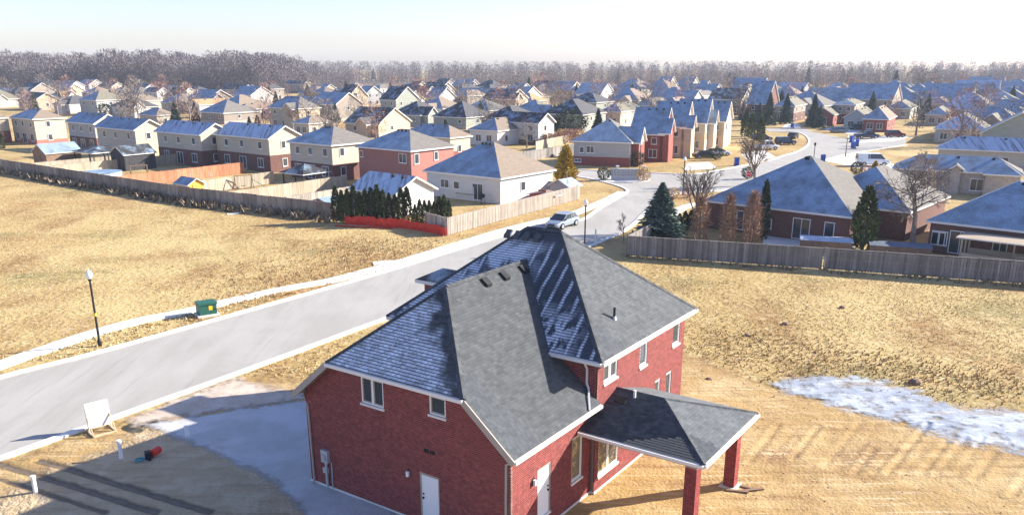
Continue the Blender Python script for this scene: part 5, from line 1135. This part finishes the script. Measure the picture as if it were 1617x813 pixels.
shed('dark open pergola with low roof near the black shed', 118, 262, 6.5, 5.5, 2.5, SHW['black'], ROOF['dark'][1], name='pergola', open_=True, slope=.3)
shed('dark hipped gazebo with railings between the row houses', 446, 298, 4.6, 4.6, 2.3, SHW['black'], ROOF['dark'][1], name='gazebo', open_=True, slope=.45)
shed('small frosted shed at the end of the long fence', 492, 338, 3.2, 3.0, 1.5, SHW['brown'], ROOF['grey'][1], slope=.3)
shed('small grey shed by the golden conifer', 868, 313, 3.0, 2.6, 1.7, SIDE['grey'], ROOF['stripe'][1], slope=.5, ang=52)
shed('red timber store against the weathered fence', 836, 322, 3.6, 1.4, 1.3, mat('red_boards', (.50, .09, .05), (.58, .14, .08), 2), ROOF['brown'][0], slope=.2, ang=60)
shed('open lattice patio cover on posts before the frosted bungalow', 1509, 415, 6.4, 3.2, 2.35, SIDE['tan'], SIDE['tan'], name='patio_cover', open_=True, slope=.08, ang=49)
shed('lower patio cover beside the lattice one', 1592, 420, 5.0, 3.2, 2.2, SIDE['tan'], SIDE['tan'], name='patio_cover', open_=True, slope=.08, ang=49)
# white bungalow deck
p = G(748, 318); dk = empty('back_deck', (p.x, p.y, 0), math.radians(52), 'raised timber deck with railing behind the white bungalow', 'deck')
m = MB(); m.box(0, 7, 0, 3.2, .75, .85); m.build('floor', MT['fence_grey'], dk); m = MB()
for x in (0, 1.75, 3.5, 5.25, 6.9): m.box(x, x + .1, 0, .1, 0, 1.85); m.box(x, x + .1, 3.1, 3.2, 0, .75)
m.box(0, 7, .02, .08, 1.75, 1.83); m.build('post', MT['white'], dk); m = MB()
for k in range(46): m.box(.1 + k * .15, .14 + k * .15, .03, .07, .85, 1.75)
m.build('railing', MT['white'], dk)
m = MB(); m.box(1.5, 5.5, .2, 3.1, 2.55, 2.65); m.box(1.6, 1.7, .3, .4, .85, 2.55); m.box(5.3, 5.4, .3, .4, .85, 2.55); m.build('awning', SIDE['cream'], dk)
# small garden things
def covered_pool(u, v, R, label):
    p = G(u, v); m = MB(); m.lathe([(R, 0), (R, 1.15), (R + .1, 1.2), (R - .15, 1.22), (.3, 1.12)], 20); r = empty('pool', (p.x, p.y, 0), 0, label, 'pool'); m.build('pool_wall', SHW['blue'], r)
    m = MB(); m.lathe([(R - .05, 1.225), (R * .5, 1.26), (.2, 1.2)], 20); m.build('cover', mat('pool_cover', (.10, .20, .32), (.30, .38, .48), 1), r)
covered_pool(160, 284, 3.0, 'round blue covered pool in the yard behind the long fence')
def playset(u, v, label, c):
    p = G(u, v); r = empty('playset', (p.x, p.y, 0), .6, label, 'playset'); m = MB()
    for x in (0, 2.4):
        m.bar((x, -.7, 0), (x, 0, 1.9), .09, .09); m.bar((x, .7, 0), (x, 0, 1.9), .09, .09)
    m.bar((-.1, 0, 1.9), (2.5, 0, 1.9), .1, .1); m.build('frame', SHW['brown'], r)
    m = MB(); m.bar((2.6, 0, 1.2), (4.2, 0, .1), .5, .05); m.build('slide', c, r)
    m = MB(); m.box(.9, 1.4, -.12, .12, .45, .5); m.tube((.92, 0, .5), (.92, 0, 1.88), .012); m.tube((1.38, 0, .5), (1.38, 0, 1.88), .012); m.build('swing', MT['dark_plastic'], r)
playset(372, 300, 'teal slide playset in the yard before the streaked roof house', mat('teal_plastic', (.03, .35, .33), rough=.5)); playset(208, 282, 'yellow play frame in the yard by the covered pool', SHW['yellow'])
def trampoline(u, v, label):
    p = G(u, v); r = empty('trampoline', (p.x, p.y, 0), 0, label, 'trampoline'); m = MB(); m.lathe([(2.0, .8), (2.1, .86), (1.9, .88), (.1, .83)], 18); m.build('mat', MT['dark_plastic'], r)
    m = MB()
    for k in range(8): t = k * PI / 4; m.tube((2.05 * math.cos(t), 2.05 * math.sin(t), 0), (2.05 * math.cos(t), 2.05 * math.sin(t), 2.4), .03)
    m.build('frame_poles', MT['steel'], r)
trampoline(312, 297, 'round trampoline with net poles behind the pale divider')
for u, v, lb in ((352, 292, 'white patio arch by the dark brick doors'), (366, 297, 'grey patio chair set near the trampoline')):
    p = G(u, v); r = empty('garden_bench', (p.x, p.y, 0), .7, lb, 'bench'); m = MB(); m.box(0, 1.5, 0, .55, .38, .46); m.build('seat', MT['white'], r); m = MB(); m.box(0, 1.5, .5, .57, .46, .95); m.build('backrest', MT['white'], r); m = MB()
    for x in (.03, 1.4):
        for y in (.03, .45): m.box(x, x + .07, y, y + .07, 0, .38)
    m.build('leg_frame', MT['white'], r)
# back terraces and covered things of the frosted bungalow
sheet('terrace', [G(1205, 392), G(1350, 402), G(1350, 378), G(1205, 370)], .05, MT['concrete'])
def cover(u, v, w, d, h, label, m, ang=-19):
    p = G(u, v); r = empty('covered_hot_tub', (p.x, p.y, 0), math.radians(ang), label, 'hot tub'); b = MB(); b.box(0, w, 0, d, 0, h); b.build('tub', SHW['brown'], r)
    c = MB(); c.prism([(0 - .06, h + .01), (d / 2, h + .16), (d + .06, h + .01)], -.06, w + .06, 'x'); c.build('cover', m, r)
cover(1262, 397, 4.6, 2.6, 1.1, 'large grey covered hot tub on the terrace behind the grey fence', MT['litter'] if False else mat('frosted_vinyl', (.42, .48, .56), (.56, .62, .68), 1.5))
cover(1372, 404, 5.2, 2.4, 1.0, 'dark covered tub behind the fence beside the cedar', mat('dark_vinyl', (.10, .13, .17), (.17, .20, .25), 1.5))
def grill(u, v, label):
    p = G(u, v); r = empty('barbecue', (p.x, p.y, 0), .3, label, 'barbecue'); m = MB(); m.lathe([(.1, .75), (.32, .85), (.36, 1.0), (.3, 1.2), (.05, 1.3)], 10); m.build('kettle', MT['black'], r); m = MB()
    for k in range(3): t = k * 2.1; m.tube((.35 * math.cos(t), .35 * math.sin(t), 0), (.15 * math.cos(t), .15 * math.sin(t), .8), .025)
    m.build('leg_frame', MT['black'], r)
grill(1262, 373, 'black covered barbecue against the dark brick wall'); grill(762, 322, 'black barbecue on the deck of the white bungalow')

# ------------------------------------------------------------------ street furniture and site things
def lamp(u, v, h, label, globe='globe', sticker=False):
    p = G(u, v); r = empty('street_lamp', (p.x, p.y, 0), 0, label, 'street lamp'); m = MB(); m.lathe([(.13, 0), (.13, .35), (.075, .5), (.06, h - .55), (.10, h - .52), (.13, h - .42)], 10); m.build('pole', MT['black'], r)
    m = MB(); m.lathe([(.11, h - .43), (.21, h - .25), (.215, h - .12), (.15, h + .02), (.04, h + .12)], 12); m.build('globe', MT[globe], r, smooth=True)
    m = MB(); m.lathe([(.10, h + .06), (.05, h + .12), (.02, h + .24)], 8); m.build('finial', MT['white'], r)
    if sticker: m = MB(); m.lathe([(.085, 1.95), (.085, 2.15)], 8); m.build('tag_band', mat('yellow_band', (.75, .55, .03)), r)
lamp(158, 546, 4.75, 'black street lamp with white globe and yellow band on the field verge', sticker=True)
lamp(923, 397, 4.75, 'black street lamp with white globe beside the parked silver car')
lamp(1078, 308, 4.9, 'street lamp in the corner planting bed'); lamp(1010, 275, 4.9, 'street lamp by the mailbox island'); lamp(1284, 259, 3.6, 'dark lantern post beside the blue bins', 'dark_plastic'); lamp(1335, 247, 3.8, 'thin lamp post near the white van')
# transformer box
p = G(327, 497); r = empty('transformer_box', (p.x, p.y, 0), math.radians(33), 'green utility transformer box with yellow label beside the pavement', 'transformer')
gm_ = mat('utility_green', (.02, .10, .075), (.03, .13, .095), 3, rough=.5)
m = MB(); m.box(-.75, .75, -.65, .65, -.05, .14); m.build('pad', MT['concrete'], r)
m = MB(); m.box(-.6, .6, -.5, .5, .14, .86); m.build('cabinet', gm_, r)
m = MB(); m.prism([(-.56, .86), (.56, .86), (.5, .98), (-.56, 1.02)], -.64, .64, 'x'); m.build('lid', gm_, r)
m = MB(); m.box(.05, .3, -.515, -.5, .45, .75); m.build('warning_label', mat('yellow_label', (.80, .50, .02)), r)
m = MB(); m.box(.45, .5, -.53, -.5, .45, .55); m.build('handle', MT['black'], r)
# white A-frame board on a timber stand
p = G(160, 681); r = empty('sign_board', (p.x, p.y, .03), math.radians(42), 'blank white board on a timber stand beside the road', 'sign')
m = MB(); t = .22; SGN = r; m.face([(-.62, -.02, .32), (.62, -.02, .32), (.62, t, 1.75), (-.62, t, 1.75)]); m.face([(-.62, .01, .32), (-.62, t + .03, 1.75), (.62, t + .03, 1.75), (.62, .01, .32)])
SGN = r; m.face([(-.62, -.02, .32), (-.62, t, 1.75), (-.62, t + .03, 1.75), (-.62, .01, .32)]); m.face([(.62, -.02, .32), (.62, .01, .32), (.62, t + .03, 1.75), (.62, t, 1.75)]); m.face([(-.62, t, 1.75), (.62, t, 1.75), (.62, t + .03, 1.75), (-.62, t + .03, 1.75)])
m.build('board', MT['white'], r)
wd_ = mat('raw_lumber', (.55, .40, .26), (.64, .50, .35), 3)
for x in (-.6, .6):
    m = MB(); m.bar((x, .02, .05), (x, .24, 1.72), .05, .09); m.bar((x, -.75, .05), (x, .65, .05), .09, .09); m.bar((x, -.70, .08), (x, .12, .95), .045, .09); m.build('stand_leg', wd_, r)
m = MB(); m.bar((-.6, -.72, .06), (.6, -.72, .06), .09, .09); m.bar((-.6, .6, .06), (.6, .6, .06), .09, .09); m.build('stand_rail', wd_, r); SGN.scale = (.84,) * 3
for u, v, lb, h in ((192, 725, 'white plastic pipe stub near the red pump', .95), (57, 780, 'white plastic pipe stub beside the wheel ruts', .85), (296, 689, 'white plastic pipe stub on the gravel drive', .55)):
    p = G(u, v); m = MB(); m.lathe([(.085, 0), (.085, h - .14), (.105, h - .13), (.105, h), (.07, h)], 10); tag(m.build('standpipe', MT['white'], None, (p.x, p.y, .0), smooth=False), lb, 'pipe')
# small site pump: red tank, black engine, teal hose
p = G(238, 724); r = empty('site_pump', (p.x, p.y, .04), .5, 'small pump with red tank, black engine and teal hose on the soil', 'pump', scale=.72)
m = MB(); m.tube((.1, -.3, .42), (.55, .15, .42), .24, n=12); m.build('tank', mat('red_enamel', (.60, .04, .03), rough=.35), r)
m = MB(); m.box(-.32, .12, -.35, .1, .1, .52); m.tube((-.1, -.45, .17), (-.1, .25, .17), .16, n=10); m.build('engine', MT['black'], r)
m = MB(); a0 = None
for k in range(15):
    t = k / 14 * 5.5; q = (-.62 + .26 * math.cos(t), -.15 + .26 * math.sin(t), .07 + .02 * k / 3)
    if a0: m.tube(a0, q, .05, n=6)
    a0 = q
m.build('hose', mat('teal_hose', (.02, .30, .36), rough=.5), r)
m = MB(); m.bar((-.35, -.38, .05), (.6, -.38, .05), .05, .05); m.bar((-.35, .3, .05), (.6, .3, .05), .05, .05); m.bar((-.35, -.38, .05), (-.35, .3, .05), .05, .05); m.build('skid', MT['steel'], r)
p = G(940, 389); m = MB(); m.box(-.07, .07, -.04, .04, 0, 1.7); m.box(-.075, .075, -.045, .045, 1.45, 1.62); tag(m.build('marker_post', mat('pale_blue_post', (.42, .62, .66)), None, (p.x, p.y, 0)), 'pale blue marker post on the verge behind the brick house', 'post')
# timber scraps at the porch column
for i, (du, dvv, L, a) in enumerate(((1172, 770, 1.3, -.5), (1186, 776, 1.1, .2), (1164, 778, .9, -.2))):
    p = G(du, dvv); m = MB(); m.box(-L / 2, L / 2, -.07, .07, 0, .05); tag(m.build('timber_offcut', SHW['brown'], None, (p.x, p.y, .06 + i * .01), a), 'brown timber offcut lying beside the far porch column', 'offcut', 'offcuts by the column')
for u, v in ((1120, 600), (1445, 605), (1240, 512), (1330, 486), (1180, 530)):
    p = G(u, v); m = MB(); s = random.uniform(.2, .4); m.lathe([(s, 0), (s * .9, s * .35), (s * .4, s * .6)], 7); tag(m.build('soil_clod', SHW['brown'], None, (p.x, p.y, .02), u), 'dark clod of soil lying in the vacant lot', 'clod', 'soil clods')
for u, v, sx, sy in ((605, 415, 1.1, .6), (368, 338, .8, .5)):
    p = G(u, v); m = MB(); m.prism([(-sx, -sy), (sx * .8, -sy * 1.1), (sx, sy * .7), (-sx * .7, sy)], 0, .06); tag(m.build('concrete_slab', MT['concrete'], None, (p.x, p.y, .01), .5), 'pale concrete slab lying in the dry field' if u > 500 else 'pale litter sheet lying at the weedy fence foot', 'slab')
# mailbox cluster on the island
for u, wn, lb in ((974, 4, 'smaller grey community mailbox block on the island'), (995, 6, 'larger grey community mailbox block with end posts')):
    p = G(u, 284.5); r = empty('mailbox_cluster', (p.x, p.y, .13), math.radians(-8), lb, 'mailbox'); m = MB(); m.box(-wn * .28, wn * .28, -.22, .22, .55, 1.55); m.build('cabinet', MT['steel'], r)
    dm = MB(); dm.box(0, .46, -.02, 0, 0, .22); dme = dm.mesh('mail_door', SIDE['grey'])
    for i in range(wn):
        for k in range(4): inst('mail_door', dme, r, (-wn * .28 + .03 + i * .56, -.22, .57 + k * .245))
    m = MB(); m.box(-wn * .22, wn * .22, -.12, .12, 0, .55); m.build('pedestal', MT['concrete'], r)
    if wn == 6:
        m = MB()
        for x in (-1.95, 1.95): m.box(x - .2, x + .2, -.2, .2, 0, 1.9); m.box(x - .25, x + .25, -.25, .25, 1.9, 2.0)
        m.build('end_post', MT['concrete'], r)
# stop sign
p = G(1180, 303); r = empty('stop_sign', (p.x, p.y, 0), math.radians(10), 'red octagonal stop sign at the junction', 'sign')
m = MB(); m.box(-.03, .03, 0, .06, 0, 2.75); m.build('post', MT['steel'], r)
o8 = [(.38 * math.cos(PI / 8 + k * PI / 4), 2.4 + .38 * math.sin(PI / 8 + k * PI / 4)) for k in range(8)]
m = MB(); m.prism([(x * 1.08, 2.4 + (z - 2.4) * 1.08) for x, z in o8], -.008, 0, 'y'); m.build('border', MT['white'], r)
m = MB(); m.prism(o8, -.014, -.009, 'y'); pl8 = m.build('plate', mat('sign_red', (.62, .02, .03)), r)
def text_mesh(txt, size, m):
    cu = bpy.data.curves.new('lettering', 'FONT'); cu.body = txt; cu.size = size; cu.align_x = 'CENTER'; cu.align_y = 'CENTER'; cu.extrude = .003
    t = bpy.data.objects.new('lettering_tmp', cu); COL.objects.link(t); dg = bpy.context.evaluated_depsgraph_get(); me = bpy.data.meshes.new_from_object(t.evaluated_get(dg)); bpy.data.objects.remove(t); me.materials.clear(); me.materials.append(m); return me
t = inst('lettering', text_mesh('STOP', .26, MT['white']), pl8, (0, -.02, 2.4)); t.rotation_euler = (PI / 2, 0, 0)
# wheeled bins
BLU = mat('blue_bin', (.02, .07, .32), (.03, .09, .38), 3, rough=.5); bin_b = MB(); bin_b.prism([(-.25, -.28), (.25, -.28), (.25, .28), (-.25, .28)], .08, .95); bbm = bin_b.mesh('tub', BLU); bin_l = MB(); bin_l.prism([(-.33, .96), (.33, .96), (.33, 1.0), (-.2, 1.08)], -.29, .29, 'x'); blm = bin_l.mesh('lid', BLU); bw_ = MB(); bw_.tube((-.28, .3, .11), (.28, .3, .11), .11, n=10); bwm = bw_.mesh('wheel', MT['black'])
for i, (u, v, lb) in enumerate(((1163, 262, 'blue wheeled bin on the drive end near the beige house'), (1288, 264, 'blue wheeled bin beside the lantern post, nearer the roof'), (1299, 257, 'blue wheeled bin beside the lantern post, nearer the van'), (1345, 225, 'blue wheeled bin across from the dark car'), (1353, 231, 'tilted blue wheeled bin by the van drive'), (1347, 235, 'blue wheeled bin next to the tilted one'), (1251, 203, 'blue wheeled bin in front of the two spruces'))):
    p = G(u, v); r = empty('wheeled_bin', (p.x, p.y, 0), i * .7, lb, 'bin'); r.scale = (1.35,) * 3; inst('tub', bbm, r); inst('lid', blm, r); inst('wheel', bwm, r)
# ------------------------------------------------------------------ vehicles
def carpaint(n, c): return mat('paint_' + n, c, rough=.25, spec=.6, metal=.2)
TYRE = MT['black']; RIM = mat('wheel_rim', (.45, .46, .48), rough=.3, metal=.6); HL = mat('headlight_glass', (.7, .72, .75), rough=.15); TL = mat('tail_light', (.45, .02, .02), rough=.2)
KINDS = dict(  # lower body: length, half width, sill z, belt z, bonnet z, boot z ; cabin: x rear bottom, rear top, front top, front bottom, roof z
    sedan=(4.7, .90, .30, .92, .88, .95, -2.0, -1.35, .35, 1.25, 1.45), suv=(4.6, .93, .36, 1.05, 1.02, 1.06, -2.22, -1.95, .35, 1.15, 1.70), pickup=(5.6, .98, .42, 1.12, 1.10, 1.12, -.55, -.40, .95, 1.6, 1.85), van=(5.4, 1.0, .40, 1.25, 1.20, 1.25, -2.68, -2.6, 1.05, 1.85, 2.1))
CARM = {}
def car(label, u, v, ang, kind, paint, wd=None, cat='car', name='parked_car'):
    p = G(u, v) if wd is None else Vector(wd); L, W, zs, zb, zh, zt_, xr, xrt, xft, xf, zr = KINDS[kind]; h = L / 2
    r = empty(name, (p.x, p.y, .012), math.radians(ang), label, cat)
    m = MB()   # lofted lower body
    st = [(-h, .80, zs + .12, zt_ - .12), (-h + .12, .94, zs, zt_ - .02), (-h * .6, 1, zs, zt_), (xf - .2, 1, zs, zb), (h * .72, .97, zs, zh - .06), (h - .15, .90, zs, zh - .18), (h, .76, zs + .1, zh - .30)]
    for (x0, w0, a0, b0), (x1, w1, a1, b1) in zip(st[:-1], st[1:]):
        A = [(x0, -W * w0 * .94, a0), (x0, -W * w0, (a0 + b0) / 2), (x0, -W * w0 * .93, b0), (x0, W * w0 * .93, b0), (x0, W * w0, (a0 + b0) / 2), (x0, W * w0 * .94, a0)]; B = [(x1, -W * w1 * .94, a1), (x1, -W * w1, (a1 + b1) / 2), (x1, -W * w1 * .93, b1), (x1, W * w1 * .93, b1), (x1, W * w1, (a1 + b1) / 2), (x1, W * w1 * .94, a1)]
        for i in range(6): j = (i + 1) % 6; m.face([A[i], A[j], B[j], B[i]])
        if x0 == -h: m.face(list(reversed(A)))
        if x1 == h: m.face(B)
    body = m.build('body', paint, r, smooth=False)
    t = .78; cab = MB(); bt = [(xr, -W * .92, zb - .03), (xf, -W * .90, zb - .03), (xf, W * .90, zb - .03), (xr, W * .92, zb - .03)]; tp = [(xrt, -W * t, zr - .05), (xft, -W * t, zr - .05), (xft, W * t, zr - .05), (xrt, W * t, zr - .05)]
    for i in range(4): j = (i + 1) % 4; cab.face([bt[i], bt[j], tp[j], tp[i]])
    cab.build('windows', MT['glass'], r)
    m = MB(); m.prism([(xrt - .08, -W * t - .02), (xft + .10, -W * t - .02), (xft + .10, W * t + .02), (xrt - .08, W * t + .02)], zr - .05, zr); m.build('roof_panel', paint, r)
    m = MB()
    for s in (-1, 1):
        for (xa, xb) in ((xr, xrt), (xf, xft)): m.bar((xa, s * W * .915, zb - .04), (xb, s * W * (t + .015), zr - .04), .07, .07)
        xm = (xrt + xft) / 2; m.bar((xm, s * W * .92, zb - .03), (xm, s * W * (t + .02), zr - .05), .08, .05)
        if kind == 'van': m.face([(xr, s * W * .93, zb), (xm - .3, s * W * .93, zb), (xm - .3, s * W * (t + .012), zr - .06), (xrt, s * W * (t + .012), zr - .06)])
    m.build('pillar', paint, r)
    k = ('w', kind)
    if k not in CARM:
        tm = MB(); R = .34 if kind in ('sedan',) else .38; tm.tube((0, -.11, 0), (0, .11, 0), R, n=14); rm = MB(); rm.tube((0, -.118, 0), (0, .118, 0), R * .62, n=10); CARM[k] = (tm.mesh('wheel', TYRE), rm.mesh('rim', RIM), R)
    tm, rm, R = CARM[k]
    for x in (-h * .60, h * .62):
        for s in (-1, 1): o = inst('wheel', tm, r, (x, s * (W - .06), R)); inst('rim', rm, o)
    for s in (-1, 1):
        m = MB(); m.box(h - .22, h - .03, s * W * .62 - .17, s * W * .62 + .17, zh - .36, zh - .22); m.build('headlight', HL, r)
        m = MB(); m.box(-h - .01, -h + .1, s * W * .66 - .14, s * W * .66 + .14, zt_ - .36, zt_ - .16); m.build('tail_light', TL, r)
        m = MB(); m.box(xf - .45, xf - .25, s * (W + .02) - .09, s * (W + .02) + .09, zb - .02, zb + .12); m.build('mirror', MT['dark_plastic'], r)
    m = MB(); m.box(h - .06, h + .015, -W * .5, W * .5, zs + .12, zs + .30); m.build('grille', MT['dark_plastic'], r)
    m = MB(); m.box(-h * .85, h * .88, -W * .86, W * .86, zs - .1, zs + .05); m.build('underbody', MT['dark_plastic'], r)
    return r
SIL = carpaint('silver', (.30, .35, .41)); NAV = carpaint('navy', (.02, .03, .07)); WHT = carpaint('white', (.72, .74, .76)); MAR = carpaint('maroon', (.14, .015, .04)); GRB = carpaint('grey_blue', (.14, .19, .26)); DKG = carpaint('dark_grey', (.04, .045, .055)); TEA = carpaint('teal', (.10, .20, .22))
car('silver car parked along the far kerb below the bungalow fence', 888, 358, 236, 'sedan', SIL)
car('dark car on the drive of the red brick double garage', 1113, 250, 10, 'sedan', DKG); car('white car just behind the dark one on the same drive', 1134, 246, 10, 'sedan', WHT)
car('pale pickup half hidden by the forked bare tree', 1208, 237, 15, 'pickup', WHT); car('navy sport utility car near the bend', 1240, 229, 15, 'suv', NAV); car('dark blue car behind the pale pickup', 1203, 222, 15, 'sedan', NAV); car('dark small car at the grass edge of the bend', 1252, 219, 60, 'sedan', DKG)
car('grey blue sedan parked on the road by the brick garage', 1325, 210, 8, 'sedan', GRB); car('teal grey car behind the grey blue sedan', 1355, 205, 8, 'sedan', TEA); car('navy pickup across from the bins', 1368, 219, 5, 'pickup', NAV); car('maroon sport utility car beside the tangled tree', 1413, 217, 5, 'suv', MAR)
car('white panel van parked on the stone bungalow drive', 1377, 262, -6, 'van', WHT, cat='van', name='panel_van')
# ------------------------------------------------------------------ more roofs between the listed ones
taken = [Vector((o.location.x, o.location.y)) for o in COL.objects if o.type == 'EMPTY' and o.parent is None and o.name.startswith(('house', 'garage', 'brick_house'))]
rr = random.Random(5); made = 0
for row in range(16):
    for i in range(-22, 30):
        d = Vector((math.cos(math.radians(142)), math.sin(math.radians(142)))); f = Vector((d.y, -d.x)); f = Vector((math.cos(math.radians(52)), math.sin(math.radians(52))))
        q = Vector((-30, 205)) + d * (-i * 17.0) + f * (row * 30) + Vector((rr.uniform(-2, 2), rr.uniform(-2, 2)))
        u = PRU(q.x, q.y, 4); big = 17.5 if q.x > 45 else 12.5
        if not (195 < q.y < 470) or abs(q.x) > q.y * .66 + 14: continue
        if q.x < -110 and q.y > 440: continue
        if 1150 < u < 1440 and q.y < 250: continue
        if 20 < q.x < 60 and q.y < 225: continue
        if any((q - t).length < (16 if q.x < 45 else 14.5) for t in taken) or made >= 125: continue
        taken.append(q); made += 1
        rf = rr.choice(['grey', 'dark', 'tan', 'olive', 'dark', 'brown'] if q.x < 60 else ['grey', 'grey', 'olive', 'stripe', 'olive', 'brown']); up = rr.choice(['white', 'tan', 'grey', 'taupe', 'sage', 'tan', 'taupe']); k = rr.choice(['hip', 'hip', 'gy']); z = rr.choice([3.1, 3.1, 4.9]) if q.x < 30 else rr.choice([3.1, 3.1, 3.1, 4.4])
        house(f'{up} walled distant house under {RC[rf]} {RN[k]} roof, {"one" if z < 4 else "two"} storey', (q, None), z, PRU(q.x + d.x * big, q.y + d.y * big, z), PRU(q.x + f.x * big * .9, q.y + f.y * big * .9, z), ang=142 + rr.uniform(-4, 8), roof=k, sl=rr.uniform(.5, .68), rf=rf, up=up, low='stone', hb=.8, vents=0, far=True, group=f'rear rooftops {up} {rf} {k} {"low" if z < 4 else "tall"}', wl=[(2, z - 1.7, 1.0, 1.1), (7, z - 1.7, 1.0, 1.1)], wr=[(5, z - 1.7, 1.0, 1.1)], wings=[[], [('gy', .08, .5, -.16, .3, z - .1, .85, 0)], [('hip', .45, 1.25, .1, .6, min(z, 3.0), .55, 0)], [('gx', -.14, .3, .2, .55, z - .1, .85, 0)]][made % 4])
yr = random.Random(23); k = 0
for t in taken:
    if t.y < 178 or t.y > 460 or abs(t.x) > t.y * .66: continue
    for _ in range(3):
        q = t + Vector((yr.uniform(-13, 13), yr.uniform(-13, 13)))
        if any((q + Vector((0, 0)) - o - Vector((-1.5, 8))).length < 8 for o in taken): continue
        if inpoly(np.array([q.x]), np.array([q.y]), [(p.x, p.y) for p in (edgeR + topS + farS3 + nearX)])[0]: continue
        k += 1
        if k % 5 == 0: tree('yard_spruce', SPRUCE[1 + k % 2], 0, 0, yr.uniform(4, 9), 'dark spruce standing in a back yard between the roofs', 'tree', 'yard spruces', 1.15, world=q)
        elif k % 5 == 1: tree('yard_evergreen', (CEDARD + [BALLD[0]])[k % 3], 0, 0, yr.uniform(2, 4.5), 'small dark evergreen in a yard between the roofs', 'shrub', 'yard evergreens', 1.2, world=q)
        else:
            hh_ = yr.uniform(6, 12); tw = ('grey brown', 'dark', 'reddish')[k % 3]; sz = 'tall' if hh_ > 9 else 'small'
            tree('yard_tree', PUFF[k % 6], 0, 0, hh_, f'{sz} bare yard tree with {tw} twigs between the roofs', 'tree', f'{sz} {tw} yard trees', 1.2, world=q)
# a neighbour's house outside the frame whose shade reaches the lot
house('brick bungalow standing outside the view, its shade falling on the dirt lot', (Vector((37.0, 22.6)), None), 3.0, PRU(26.8, 30.6, 3.0), PRU(44.4, 32.0, 3.0), ang=142, roof='hip', sl=.42, rf='grey', up='red', low='red', hb=2.8, minl=12, minr=12, maxl=13, maxr=12)
# ------------------------------------------------------------------ winter haze
hz = MB(); hz.box(-1720, 1720, -270, 1920, -1.2, 40); ho = hz.build('haze', []); ho['kind'] = 'stuff'
hm = bpy.data.materials.new('haze'); hm.use_nodes = True; t = hm.node_tree; t.nodes.remove(t.nodes['Principled BSDF']); pv = t.nodes.new('ShaderNodeVolumePrincipled')
pv.inputs['Color'].default_value = (.74, .85, 1.0, 1); pv.inputs['Density'].default_value = .00018; pv.inputs['Anisotropy'].default_value = .1
t.links.new(pv.outputs[0], t.nodes['Material Output'].inputs['Volume']); ho.data.materials.append(hm)
